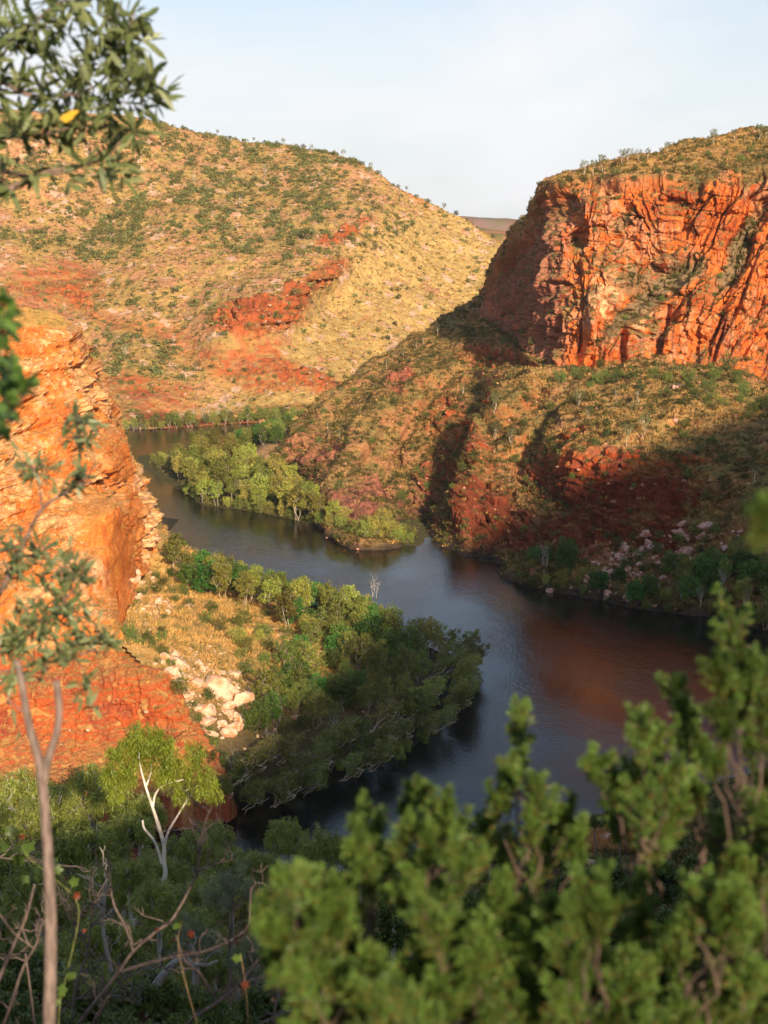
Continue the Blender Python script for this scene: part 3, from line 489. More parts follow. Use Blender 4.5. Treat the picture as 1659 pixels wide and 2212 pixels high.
def bark_mat(name, scale, bump, dark=.5):
    m, nt, b = mat_new(name); L = nt.links; at = N(nt, 'ShaderNodeAttribute', attribute_name='Col'); tc = N(nt, 'ShaderNodeTexCoord'); mp = N(nt, 'ShaderNodeMapping'); mp.inputs['Scale'].default_value = (1, 1, .25); L.new(tc.outputs['Object'], mp.inputs[0])
    n = N(nt, 'ShaderNodeTexNoise'); n.inputs['Scale'].default_value = scale; n.inputs['Detail'].default_value = 6; L.new(mp.outputs[0], n.inputs[0])
    mr = N(nt, 'ShaderNodeMapRange'); mr.inputs[1].default_value = .35; mr.inputs[2].default_value = .65; mr.inputs[3].default_value = dark; mr.inputs[4].default_value = 1.25; L.new(n.outputs[0], mr.inputs[0])
    mx = N(nt, 'ShaderNodeMix', data_type='RGBA', blend_type='MULTIPLY'); mx.inputs[0].default_value = 1; L.new(at.outputs['Color'], mx.inputs[6]); L.new(mr.outputs[0], mx.inputs[7]); L.new(mx.outputs[2], b.inputs['Base Color']); b.inputs['Roughness'].default_value = .9
    bp = N(nt, 'ShaderNodeBump'); bp.inputs['Strength'].default_value = .6; bp.inputs['Distance'].default_value = bump; L.new(n.outputs[0], bp.inputs['Height']); L.new(bp.outputs[0], b.inputs['Normal']); return m
M_LEAF = leaf_mat('leaf', var=.5); M_BARK = bark_mat('bark', 6, .02); M_GRASS = leaf_mat('dry_grass', .3, .8, 0, .1); M_NEAR = leaf_mat('near_leaf', .35, .42, .12, .4); M_BARKN = bark_mat('near_bark', 60, .003, .55)
def unit(a): return a / (np.linalg.norm(a, axis=-1, keepdims=True) + 1e-9)
def rdir(r, n): return unit(r.normal(size=(n, 3)))
PALEBARK = np.array([.46, .38, .29]); GREYBARK = np.array([.24, .19, .15]); WHITEBARK = np.array([.66, .60, .53]); DARKBARK = np.array([.09, .065, .05])
def clump_leaves(mb, r, C, nleaf, size, asp, col, col2, droop=0., hang=0.):
    """C rows: x y z radius squash"""
    C = np.asarray(C, float); w = C[:, 3] ** 2; k = r.choice(len(C), nleaf, p=w / w.sum()); d = rdir(r, nleaf)
    # second level: small sprays give the crown its rough edge
    sp = rdir(r, len(C) * 14).reshape(len(C), 14, 3); j = r.integers(0, 14, nleaf); s0 = sp[k, j]; rad = C[k, 3][:, None]
    off = s0 * rad * (.45 + .5 * _r(k, j, j * 0, 5)[:, None]) + d * rad * .34 * r.random((nleaf, 1)) ** .4
    off[:, 2] *= C[k, 4]; pos = C[k, :3] + off; pos[:, 2] -= hang * r.random(nleaf) ** 2 * C[k, 3]
    ax = unit(rdir(r, nleaf) + .4 * s0 + np.array([0, 0, -droop])); nr = unit(rdir(r, nleaf) + .8 * s0 + np.array([0, 0, .7]))
    t = np.clip(_r(k, j, k * 0, 9) * .7 + .3 * r.random(nleaf), 0, 1)[:, None]; c = (np.asarray(col) * (1 - t) + np.asarray(col2) * t) * (1 + .25 * r.normal(size=(nleaf, 1))).clip(.5, 1.6)
    L = size * r.uniform(.6, 1.3, nleaf); mb.leaves(pos, ax, nr, L, L * asp, c)
def bend(r, a, b, n=5, j=.12):
    a = np.asarray(a, float); b = np.asarray(b, float); t = np.linspace(0, 1, n)[:, None]; L = np.linalg.norm(b - a); p = a * (1 - t) + b * t
    w = r.normal(size=(n, 3)) * L * j; w[0] = w[-1] = 0; return p + w
def tree_meshes(seed, h=9., cw=3.2, nclump=9, ntrunk=1, lean=0., base=.35, nleaf=2400, size=.34, asp=.5, col=(.13, .13, .035), col2=(.22, .2, .06), bark=PALEBARK, tr=.16, droop=.2, hang=.2, flat=.8, cr=.42, dead=False, twigs=5, spread=1.):
    r = np.random.default_rng(seed); W = MB(); C = []; tops = []
    for q in range(ntrunk):
        a = r.random() * 6.28 if ntrunk > 1 else 0; sp = (cw * .45 * spread) if ntrunk > 1 else cw * .1
        top = np.array([math.cos(a) * sp + lean * h, math.sin(a) * sp, h * (base + .3) * r.uniform(.85, 1.1)]); P0 = np.array([math.cos(a) * .12 * ntrunk ** .5, math.sin(a) * .12 * ntrunk ** .5, -.5])
        path = bend(r, P0, top, 6, .05); W.tube(path, [tr / ntrunk ** .4, tr * .45 / ntrunk ** .4], 6, bark * r.uniform(.85, 1.1)); tops.append(path)
    for k in range(nclump):
        path = tops[k % ntrunk]; f = (k + .5) / nclump; an = k * 2.4 + r.random(); zz = h * (base + (1 - base) * (.15 + .75 * f)); rr = cw * math.sqrt(max(.05, 1 - ((zz / h - (base + .42 * (1 - base))) / (.62 * (1 - base) + .02)) ** 2)) * r.uniform(.45, .85) * .75
        c = np.array([math.cos(an) * rr + lean * zz * 1.05, math.sin(an) * rr, zz]); s = path[min(5, 2 + int(r.random() * 3.9))]
        C.append([*c, cw * cr * r.uniform(.75, 1.15), flat]); bp = bend(r, s, c, 5, .07); W.tube(bp, [tr * .42, tr * .12], 4, bark * r.uniform(.8, 1.15))
        for _ in range(twigs):
            e = c + rdir(r, 1)[0] * cw * cr * .9 * np.array([1, 1, .8]) + np.array([0, 0, .15 * cw * cr]); W.tube(bend(r, bp[3 if r.random() < .4 else 4], e, 4, .1), [tr * .13, tr * .04], 4, bark * r.uniform(.8, 1.15))
            if dead:
                for _ in range(2): W.tube(bend(r, e, e + rdir(r, 1)[0] * cw * .25 + np.array([0, 0, .1 * cw]), 3, .1), [tr * .05, tr * .02], 4, bark)
    out = {'trunk': W.mesh('trunk', M_BARK)}
    if not dead:
        L = MB(); clump_leaves(L, r, C, nleaf, size, asp, col, col2, droop, hang); out['crown'] = L.mesh('crown', M_LEAF, False)
    return out
KINDS = {}
def kind(name, n, **kw): KINDS[name] = [tree_meshes(abs(hash_(name)) % 9999 + i * 17, **kw) for i in range(n)]
def hash_(s): return sum(ord(c) * (i + 3) * 131 for i, c in enumerate(s))
kind('paperbark', 4, h=9, cw=3.0, nclump=11, ntrunk=2, base=.3, nleaf=3600, size=.36, col=(.21, .24, .04), col2=(.38, .38, .08), bark=PALEBARK, tr=.14)
kind('shadepaper', 4, h=8, cw=3.2, nclump=11, ntrunk=3, base=.22, nleaf=4200, size=.34, asp=.4, col=(.15, .19, .035), col2=(.29, .32, .07), bark=PALEBARK, tr=.13)
kind('leaning', 4, h=6.5, cw=2.7, nclump=9, ntrunk=3, lean=.75, base=.3, nleaf=3000, size=.32, asp=.35, col=(.17, .20, .04), col2=(.32, .33, .08), bark=PALEBARK * 1.6, tr=.15, twigs=7)
kind('fig', 3, h=7.5, cw=3.6, nclump=14, base=.14, nleaf=4600, size=.34, asp=.65, col=(.055, .13, .022), col2=(.12, .24, .04), bark=GREYBARK, tr=.2, cr=.45)
kind('bush', 4, h=2.6, cw=1.7, nclump=8, ntrunk=3, base=.05, nleaf=1500, size=.2, asp=.5, col=(.09, .14, .03), col2=(.19, .23, .05), bark=GREYBARK, tr=.05, cr=.5)
kind('willow', 3, h=4.0, cw=2.2, nclump=9, ntrunk=4, base=.08, nleaf=2400, size=.30, asp=.3, col=(.21, .24, .04), col2=(.36, .38, .08), bark=PALEBARK, tr=.07, cr=.48)
kind('snappy', 4, h=5.5, cw=2.0, nclump=7, base=.45, nleaf=750, size=.26, asp=.45, col=(.10, .12, .035), col2=(.18, .19, .06), bark=PALEBARK * 1.2, tr=.10, cr=.36)
kind('dead', 4, h=6.5, cw=2.3, nclump=9, ntrunk=3, base=.3, nleaf=0, bark=WHITEBARK * .85, tr=.11, dead=True, twigs=4)
kind('farbush', 5, h=3.0, cw=2.2, nclump=6, base=.12, nleaf=260, size=.5, asp=.6, col=(.09, .11, .03), col2=(.17, .17, .05), bark=GREYBARK, tr=.08, twigs=1)
bpy.context.view_layer.update(); DG = bpy.context.evaluated_depsgraph_get()
TERR = [v['o'] for v in HILLS.values()] + [o for o in scene.objects if o.name.startswith('river') and not o.name.startswith('riverbank')]
def cast(x, y):
    q = P(x, y, 1.0); d = Vector(q - np.array([0, 0, EYE])).normalized(); ok, loc, nrm, i, ob, m = scene.ray_cast(DG, Vector((0, 0, EYE)), d); return (np.array(loc), ob.name) if ok else (None, None)
def down(X, Y, top=400):
    ok, loc, nrm, i, ob, m = scene.ray_cast(DG, Vector((X, Y, top)), Vector((0, 0, -1))); return (loc.z, ob.name) if ok else (None, None)
def place(kd, name, loc, label, cat, group, s=1., rz=None, var=None, tilt=0, sz=None):
    ms = KINDS[kd][rng.integers(len(KINDS[kd])) if var is None else var % len(KINDS[kd])]
    if name == 'riverside_tree': name = {'fig': 'fig_tree', 'willow': 'river_bush'}.get(kd, 'paperbark_tree')
    o = bpy.data.objects.new(name, None); COL.objects.link(o); o.location = loc; o.rotation_euler = (tilt, 0, rng.random() * 6.28 if rz is None else rz); o.scale = (s, s, s if sz is None else sz); tag(o, label, cat, group)
    o.empty_display_size = .1
    for k, me in ms.items(): link(k, me, o)
    return o
def in_poly(x, y, poly):
    poly = np.array(poly, float); c = False; n = len(poly)
    for i in range(n):
        a, b = poly[i], poly[(i + 1) % n]
        if (a[1] > y) != (b[1] > y) and x < (b[0] - a[0]) * (y - a[1]) / (b[1] - a[1]) + a[0]: c = not c
    return c
def scatter_px(poly, n, gap, ok=None, tries=12000):
    """points spread over the ground that is seen inside a patch of the view, at least `gap` metres apart"""
    P_ = np.array(poly, float); lo, hi = P_.min(0), P_.max(0); out = []
    for _ in range(tries):
        if len(out) >= n: break
        x, y = rng.uniform(lo, hi)
        if not in_poly(x, y, poly): continue
        p, nm = cast(x, y)
        if p is None or nm.startswith('river') and not nm.startswith('riverbank') : continue
        if ok and not ok(p, nm): continue
        if out and (np.linalg.norm(np.array(out)[:, :3] - p, axis=1) < gap).any(): continue
        out.append(p)
    return out
# ================================================================ grass tussocks: uncountable, one object per stretch
def tuft_template(seed, blades, h, spread, w):
    r = np.random.default_rng(seed); m = MB(); a = r.random(blades) * 6.28; el = r.uniform(.15, 1.45, blades); ax = np.c_[np.cos(a) * np.cos(el), np.sin(a) * np.cos(el), np.sin(el)]
    pos = np.c_[np.cos(a) * spread * .25, np.sin(a) * spread * .25, np.full(blades, -.05)]; t = r.random((blades, 1)); m.leaves(pos, ax, rdir(r, blades), h * r.uniform(.7, 1.2, blades), w, .75 + .5 * t + np.zeros((1, 3))); return np.concatenate(m.V), np.concatenate(m.F), np.concatenate(m.C)
def scatter_mesh(name, T, pos, scale, cols, mat, kindv='stuff', label=None):
    V, F, C = [], [], []; n = 0; k = len(T); idx = rng.integers(0, k, len(pos))
    for t in range(k):
        s = idx == t; tv, tf, tc = T[t]; m = s.sum()
        if not m: continue
        a = rng.random(m) * 6.28; ca, sa = np.cos(a), np.sin(a); sc = scale[s][:, None]
        X = (tv[None, :, 0] * ca[:, None] - tv[None, :, 1] * sa[:, None]) * sc; Y = (tv[None, :, 0] * sa[:, None] + tv[None, :, 1] * ca[:, None]) * sc; Z = tv[None, :, 2] * sc
        q = np.stack([X, Y, Z], -1) + pos[s][:, None]; V.append(q.reshape(-1, 3)); F.append((tf[None] + (np.arange(m) * len(tv))[:, None, None] + n).reshape(-1, 4)); C.append((tc[None] * cols[s][:, None]).reshape(-1, 3)); n += m * len(tv)
    o = link(name, np_mesh(name, np.concatenate(V), np.concatenate(F), mat, np.concatenate(C), False)); return tag(o, label, None, None, kindv)
def sample(hk, n, wf):
    H = HILLS[hk]; G = H['G']; a = np.linalg.norm(np.cross(G[1:, :-1] - G[:-1, :-1], G[:-1, 1:] - G[:-1, :-1]), axis=-1); c = (G[:-1, :-1] + G[1:, 1:]) / 2
    cx, cy_ = H['xp'][:-1, :-1].ravel(), H['yp'][:-1, :-1].ravel(); c = c.reshape(-1, 3); nn = H['n'][:-1, :-1].reshape(-1, 3); w = a.ravel() * wf(c, nn, cx, cy_); w = w * (c[:, 2] > .4); i = rng.choice(len(w), n, p=w / w.sum()); iu = G.shape[1] - 1
    r0, c0 = i // iu, i % iu; u, v = rng.random((2, n, 1)); p = G[r0, c0] * (1 - u) * (1 - v) + G[r0 + 1, c0] * u * (1 - v) + G[r0, c0 + 1] * (1 - u) * v + G[r0 + 1, c0 + 1] * u * v; return p, cx[i], cy_[i], nn[i]
T_FINE = [tuft_template(i, 26, .62, 1, .05) for i in range(5)]; T_MID = [tuft_template(20 + i, 14, .75, 1, .13) for i in range(4)]; T_FAR = [tuft_template(40 + i, 7, .9, 1, .5) for i in range(4)]
def gcol(n, g=GRASS * 1.25, o=OLIVE * 1.7, f=.35):
    t = rng.random((n, 1)); return np.where(t < f, o, g) * rng.uniform(.75, 1.25, (n, 1))
HK = list(HILLS.keys()); K_FAR, K_RH = HK[0], HK[1]; K_BANK = [k for k in HK if k.startswith('riverbank')][0]; K_BAR = [k for k in HK if k.startswith('sandbar')][0]; K_NG = [k for k in HK if k.startswith('ground')][0]
# right hill
def w_rh(c, n, x, y):
    cl = rh_cliff(x, y); r = blobs(x, y, RH_SCARP); g = sst(-.4, .35, fbm(c / 9, 3, 301)); return (1 - cl) * (1 - .8 * r) * (.25 + g) * sst(.35, .6, n[:, 2]) + .10 * cl * sst(.35, .6, n[:, 2])
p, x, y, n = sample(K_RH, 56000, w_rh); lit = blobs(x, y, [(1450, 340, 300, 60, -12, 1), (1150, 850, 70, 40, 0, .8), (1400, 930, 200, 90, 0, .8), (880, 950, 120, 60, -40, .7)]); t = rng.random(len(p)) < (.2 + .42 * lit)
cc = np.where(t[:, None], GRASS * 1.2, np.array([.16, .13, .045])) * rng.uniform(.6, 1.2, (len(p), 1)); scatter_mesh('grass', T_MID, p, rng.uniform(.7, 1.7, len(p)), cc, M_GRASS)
# left bank
def w_lb(c, n, x, y): s = sd_shore(c[:, 0], c[:, 1], SHL); return sst(9, 24, s) * (.3 + sst(-.3, .3, fbm(c / 6, 3, 303))) * (1 - lb_drop(c))
p, x, y, n = sample(K_BANK, 9000, w_lb); scatter_mesh('grass', T_FINE, p, rng.uniform(.8, 1.9, len(p)), gcol(len(p), GRASS * 1.35, OLIVE * 1.8, .28), M_GRASS)
p, x, y, n = sample('left', 5200, lambda c, n, x, y: np.clip(3 * (1 - sst(705, 712, y)) + .9 * blobs(x, y, [(170, 1392, 170, 16, 3, 1)]) + .5 * sst(.5, .8, n[:, 2]) + .05 * (y > 1400), 0, 4) * sst(.1, .4, n[:, 2] + .25 * (y > 1400)))
scatter_mesh('grass', T_FINE, p, rng.uniform(.5, 1.3, len(p)), gcol(len(p), GRASS * 1.3, OLIVE * 2, .25), M_GRASS)
p, x, y, n = sample(K_BAR, 2500, lambda c, n, x, y: .2 + 0 * x); scatter_mesh('grass', T_FINE, p, rng.uniform(.5, 1.3, len(p)), gcol(len(p), GRASS, np.array([.16, .18, .04]), .7), M_GRASS)
p, x, y, n = sample(K_NG, 14000, lambda c, n, x, y: (c[:, 1] > 12) * (c[:, 1] < 200) * (np.abs(c[:, 0]) < 20 + .34 * c[:, 1]) * sst(-.4, .2, fbm(c / 9, 3, 307))); scatter_mesh('grass', T_FINE, p, rng.uniform(.6, 1.4, len(p)), gcol(len(p), GRASS * .5, np.array([.06, .08, .02]), .85), M_GRASS)
# far hill: tussocks, scrub too small and too many to count
def w_fh(c, n, x, y):
    return 1 - .75 * blobs(x, y, FH_RED)
p, x, y, n = sample(K_FAR, 26000, w_fh); yel = sst(-60, 60, (x - 640) * .8 - (700 - y) * .75); t = rng.random(len(p)) < (.45 + .4 * yel); cc = np.where(t[:, None], GRASS * .95, np.array([.17, .15, .06])) * rng.uniform(.75, 1.25, (len(p), 1)); scatter_mesh('grass', T_FAR, p, rng.uniform(.7, 1.5, len(p)), cc, M_GRASS)
FH_GREEN = [(260, 500, 110, 60, -30, 1), (80, 520, 140, 30, 5, .9), (560, 440, 300, 120, 10, .75), (620, 330, 260, 36, 8, .9), (230, 430, 120, 60, 0, .6), (300, 760, 120, 50, 30, .6), (200, 800, 120, 60, 0, .5), (100, 350, 260, 120, 0, .45), (330, 660, 160, 40, 15, .4), (350,300,200,40,8,.6)]
def w_fs(c, n, x, y): return .02 + blobs(x + 60 * fbm(c / 60, 3, 311), y, FH_GREEN) * sst(-.12, .3, fbm(c / np.array([10, 22, 22]), 4, 313) * 1.3) * (1 - .6 * blobs(x, y, FH_RED))
TB = []
for i in range(6):
    m = MB(); r = np.random.default_rng(400 + i); clump_leaves(m, r, [[0, 0, .55, .75, .75], [.5, .2, .4, .5, .8], [-.4, .3, .5, .5, .8]], 60, .42, .65, (.8, .8, .8), (1.3, 1.25, 1.1)); TB.append((np.concatenate(m.V), np.concatenate(m.F), np.concatenate(m.C)))
p, x, y, n = sample(K_FAR, 10500, w_fs); cc = np.array([.20, .21, .08]) * rng.uniform(.7, 1.35, (len(p), 1)) * np.c_[rng.uniform(.85, 1.25, len(p)), np.ones(len(p)), np.ones(len(p))]
scatter_mesh('scrub', TB, p, rng.uniform(.55, 1.35, len(p)) ** 2 * 1.2 + .3, cc, M_GRASS)
p, x, y, n = sample(K_RH, 5600, lambda c, n, x, y: (1 - rh_cliff(x, y)) * (1 - .6 * blobs(x, y, RH_SCARP)) * sst(-.2, .3, fbm(c / 14, 3, 317)) * (1 + 1.5 * blobs(x, y, [(950, 1000, 200, 90, -40, 1), (1000, 770, 90, 40, 0, 1)])) + rh_cliff(x, y) * (.12 * sst(.3, .5, n[:, 2]) + 1.2 * blobs(x, y, RAMP))); cc = np.array([.125, .125, .042]) * rng.uniform(.65, 1.35, (len(p), 1)) * np.c_[rng.uniform(.85, 1.35, len(p)), np.ones(len(p)), np.ones(len(p))]
scatter_mesh('scrub', TB, p, rng.uniform(.6, 1.5, len(p)), cc, M_GRASS)
# stones lying about the far slope and the right slope
def stone_t(seed, sub=1):
    import bmesh
    r = np.random.default_rng(seed); bm = bmesh.new(); bmesh.ops.create_icosphere(bm, subdivisions=sub, radius=1); v = np.array([q.co for q in bm.verts]); f = np.array([[q.index for q in t.verts] for t in bm.faces]); bm.free()
    d = rdir(r, 9); h = r.uniform(.55, 1.0, 9); dot = v @ d.T; rad = np.where(dot > .05, h / np.maximum(dot, .05), 9).min(1).clip(.3, 1.15); v = v * rad[:, None] * np.array([1, r.uniform(.65, .95), r.uniform(.5, .85)]); return v, f
TS = []
for i in range(5): v, f = stone_t(500 + i); TS.append((v, np.c_[f, f[:, 2]], np.ones_like(v) * .9))
def scatter_stones(name, T, pos, scale, cols, mat):
    V, F, C = [], [], []; n = 0; idx = rng.integers(0, len(T), len(pos))
    for t in range(len(T)):
        s = idx == t; tv, tf, tc = T[t]; m = s.sum(); a = rng.random(m) * 6.28; ca, sa = np.cos(a), np.sin(a); sc = scale[s][:, None]
        q = np.stack([(tv[None, :, 0] * ca[:, None] - tv[None, :, 1] * sa[:, None]) * sc, (tv[None, :, 0] * sa[:, None] + tv[None, :, 1] * ca[:, None]) * sc, tv[None, :, 2] * sc], -1) + pos[s][:, None]
        V.append(q.reshape(-1, 3)); F.append((tf[None, :, :3] + (np.arange(m) * len(tv))[:, None, None] + n).reshape(-1, 3)); C.append((tc[None] * cols[s][:, None]).reshape(-1, 3)); n += m * len(tv)
    return tag(link(name, np_mesh(name, np.concatenate(V), np.concatenate(F), mat, np.concatenate(C), False)), None, None, None, 'stuff')
M_STONE = ground_mat('stone', 2.2, .6, .3, .1)
p, x, y, n = sample(K_FAR, 4200, lambda c, n, x, y: .15 + sst(0, .4, fbm(c / 20, 3, 321)) + 1.5 * blobs(x, y, [(840, 430, 90, 40, 35, 1), (120, 480, 130, 40, 0, .6), (700, 520, 130, 40, -30, .8)])); scatter_stones('stones', TS, p, rng.uniform(.35, 1.5, len(p)) ** 1.3, np.array([.38, .21, .13]) * rng.uniform(.7, 1.25, (len(p), 1)), M_STONE)
p, x, y, n = sample(K_RH, 4200, lambda c, n, x, y: (1 - rh_cliff(x, y)) * (.2 + blobs(x, y, [(1380, 350, 300, 50, -10, 1), (1400, 820, 260, 25, 0, 1), (1400, 1235, 170, 50, 5, 3), (1050, 790, 90, 40, 0, .6)]))); scatter_stones('stones', TS, p, rng.uniform(.2, .8, len(p)), np.array([.46, .22, .14]) * rng.uniform(.7, 1.25, (len(p), 1)), M_STONE)
p, x, y, n = sample(K_BANK, 1300, lambda c, n, x, y: .1 + 2 * blobs(x, y, [(440, 1500, 110, 100, 40, 1), (330, 1290, 50, 60, 30, 1), (650, 1400, 60, 30, 20, .5)]) * (1 - lb_drop(c))); scatter_stones('stones', TS, p, rng.uniform(.15, .6, len(p)), np.array([.62, .40, .26]) * rng.uniform(.7, 1.2, (len(p), 1)), M_STONE)

# ================================================================ shrubs on the hills, each its own
def w_ind(c, n, x, y): return (x > 0) * (x < 1110) * (.25 + blobs(x, y, [(800, 620, 300, 220, -40, .5), (380, 640, 200, 60, 0, .8), (560, 440, 260, 90, 10, .7), (640, 330, 260, 25, 10, 1.4)])) * (y < 860)
p, x, y, n = sample(K_FAR, 70, w_ind)
for q, a, b in zip(p, x, y):
    place('farbush', 'shrub', q, 'olive shrub on the dry yellow flank of the far hill' if a > 620 else ('olive shrub among pale rocks high on the far hill' if b < 560 else 'olive shrub on the red earth low on the far hill'), 'shrub', 'shrubs dotted over the far hill', s=rng.uniform(.6, 1.15))
# skyline trees
xs = [318, 345, 395, 470, 497, 525, 548, 570, 598, 612, 640, 655, 672, 690, 720, 742, 765, 780, 800, 818, 850, 878, 900, 925, 960, 985, 1010]
for i, xx in enumerate(xs):
    q = P(xx, lin(FH_TOP, xx) + 3, _fd(np.array([xx]), np.array([lin(FH_TOP, xx) + 3]))[0]); z, nm = down(q[0], q[1] + 2)
    if z is not None: place('snappy' if i % 3 == 0 else 'farbush', 'tree', (q[0], q[1] + 2, z - .3), 'small tree standing on the skyline of the far hill', 'tree', 'trees along the far skyline', s=rng.uniform(.7, 1.2))
for xx, yy, s in [(573, 379, 1.2), (418, 392, 1), (520, 440, .9), (270, 770, 1), (375, 745, 1), (690, 385, .8), (460, 470, .8), (655, 545, .9)]:
    q, nm = cast(xx, yy)
    if q is not None: place('dead', 'dead_tree', q - [0, 0, .3], 'bare white dead tree on the scrubby far hill', 'dead tree', 'dead trees on the far hill', s=s)
q, nm = cast(664, 516); place('farbush', 'shrub', q, 'round dark green shrub at the upper end of the red ledge on the far hill', 'shrub', None, s=2.0, var=0)
q, nm = cast(638, 640); place('farbush', 'shrub', q, 'dark shrub in the notch beside the red outcrop of the far hill', 'shrub', None, s=1.5, var=1)
q, nm = cast(640, 670); place('farbush', 'shrub', q, 'dark shrub right of the red outcrop low on the far hill', 'shrub', None, s=1.5, var=2)
q, nm = cast(598, 690); place('farbush', 'shrub', q, 'grey green shrub growing on the face of the red outcrop', 'shrub', None, s=1.4, var=3)
# top of the big cliff
for xx, s, kd in [(1215, .8, 'farbush'), (1232, .7, 'farbush'), (1262, 1.15, 'snappy'), (1282, 1.0, 'snappy'), (1300, 1.2, 'snappy'), (1325, .6, 'farbush'), (1345, 1.15, 'snappy'), (1358, 1.1, 'snappy'), (1378, .9, 'snappy'), (1400, .8, 'snappy'), (1415, .8, 'farbush'), (1440, .9, 'snappy'), (1452, .6, 'farbush'), (1478, .7, 'snappy'), (1512, .7, 'farbush'), (1540, 1.1, 'snappy'), (1585, .9, 'snappy'), (1610, .7, 'farbush'), (1640, 1.1, 'snappy'), (1655, .9, 'snappy')]:
    q, nm = cast(xx, float(lin(RH_TOP, xx)) + 12)
    if q is not None: place(kd, 'tree', q, 'small gum standing on the grassy top of the big red cliff', 'tree', 'trees along the top of the red cliff', s=s)
for xx, yy in [(1300, 385), (1330, 378), (1390, 360), (1420, 375), (1470, 350), (1500, 370), (1530, 340), (1570, 335), (1600, 350), (1620, 330), (1260, 395), (1590, 375), (1370, 392), (1450, 390), (1560, 365), (1640, 345)]:
    q, nm = cast(xx, yy)
    if q is not None and q[1] < 900: place('bush', 'shrub', q, 'green shrub in the yellow grass above the big red cliff', 'shrub', 'shrubs above the big cliff', s=rng.uniform(.7, 1.2))
# foot and ledges of the cliff
for q in scatter_px([(1190, 800), (1320, 790), (1450, 790), (1600, 800), (1659, 860), (1659, 900), (1450, 860), (1250, 850), (1150, 840)], 34, 3.2): place('bush', 'shrub', q, 'leafy green shrub at the foot of the big red cliff', 'shrub', 'shrubs along the cliff foot', s=rng.uniform(.8, 1.7))
for xx, yy, s in [(1285, 500, .7), (1200, 560, 1), (1365, 612, .7), (1380, 645, .9), (1360, 560, .5), (1490, 470, .5), (1545, 640, .7), (1460, 600, .9), (1430, 650, .9), (1400, 690, .7), (1350, 690, .8), (1600, 560, .9), (1575, 480, .7), (1620, 700, .9), (1240, 520, .8), (1130, 720, 1.3), (1150, 745, 1.2), (1090, 740, 1.2), (1500, 560, .8), (1555, 600, .8), (1480, 540, .6), (1205, 530, .8)]:
    q, nm = cast(xx, yy)
    if q is not None: place('bush', 'shrub', q - [0, 0, .3], 'green shrub rooted in a crack of the big red cliff', 'shrub', 'shrubs on ledges of the big cliff', s=s)
for q in scatter_px([(1060, 880), (1200, 850), (1659, 880), (1659, 1130), (1560, 1110), (1400, 985), (1240, 985), (1060, 1010)], 34, 5.5): place('bush' if rng.random() < .7 else 'snappy', 'shrub', q, 'green shrub on the sunlit grassy slope under the cliff', 'shrub', 'shrubs on the slope below the cliff', s=rng.uniform(.6, 1.3))
for q in scatter_px([(1090, 870), (1020, 800), (900, 850), (760, 900), (650, 960), (740, 1080), (900, 1090), (980, 1060)], 26, 6): place('bush' if rng.random() < .8 else 'snappy', 'shrub', q, 'low shrub on the shaded gullied spur left of the cliff', 'shrub', 'shrubs on the gullied spurs', s=rng.uniform(.5, 1.2))
for xx in [615, 628, 650, 672, 700, 730, 765, 800, 835, 870, 900, 915, 945, 975, 1000, 1020, 1040, 1150, 1165, 1085, 1100]:
    q, nm = cast(xx, float(lin(RH_TOP, xx)) + 8)
    if q is not None and q[1] < 700: place('snappy' if xx > 800 else 'bush', 'tree', q - [0, 0, .2], 'dark bushy tree on the ridge line falling away from the red cliff', 'tree', 'trees on the falling ridge line', s=rng.uniform(.7, 1.15))
# ================================================================ riverside woods
def wood(pts, kds, name, label, cat, group, smin, smax, face=None, sink=.3):
    for q in pts:
        k = kds[rng.integers(len(kds))]; place(k, name, (q[0], q[1], q[2] - sink), label, cat, group, s=rng.uniform(smin, smax), rz=(face + rng.normal() * .35) if face is not None else None)
POLY_UP = [(345, 1215), (420, 1230), (520, 1275), (640, 1310), (760, 1350), (850, 1390), (850, 1420), (700, 1375), (620, 1365), (560, 1320), (450, 1290), (380, 1260)]
pts = scatter_px(POLY_UP, 34, 4.6); wood(pts[::2], ['paperbark', 'shadepaper'], 'riverside_tree', 'olive crowned paperbark with pale limbs behind the grassy left bank', 'tree', 'paperbarks along the upper left bank', .75, 1.05); wood(pts[1::2], ['fig', 'paperbark'], 'riverside_tree', 'dense green tree between pale paperbarks on the upper left bank', 'tree', 'dense trees along the upper left bank', .7, 1.0)
POLY_MID = [(700, 1375), (860, 1400), (990, 1430), (1010, 1450), (990, 1530), (940, 1560), (890, 1590), (760, 1650), (660, 1690), (560, 1725), (480, 1720), (500, 1620), (560, 1570), (600, 1480), (640, 1420)]
pts = scatter_px(POLY_MID, 88, 3.9)
for q in pts:
    s = sd_shore(q[None, 0], q[None, 1], SHL)[0]; x, y = proj(q)
    if s < 7: place('leaning' if rng.random() < .6 else 'shadepaper', 'riverside_tree', q - [0, 0, .3], 'olive paperbark with bare pale limbs leaning over the river from the left bank', 'tree', 'paperbarks at the water edge of the left bank', s=rng.uniform(.7, 1.0), rz=-.5 + rng.normal() * .35)
    elif rng.random() < .38: place('fig', 'riverside_tree', q - [0, 0, .3], 'dense dark green tree in the shaded wood on the left bank', 'tree', 'dark trees in the left bank wood', s=rng.uniform(.55, .85))
    else: place('shadepaper', 'riverside_tree', q - [0, 0, .3], 'olive multi-stemmed paperbark in the shaded wood on the left bank', 'tree', 'paperbarks in the left bank wood', s=rng.uniform(.5, 1.1))
L_ = np.r_[0, np.cumsum(np.linalg.norm(np.diff(SHp[:7, :2], axis=0), axis=1))]
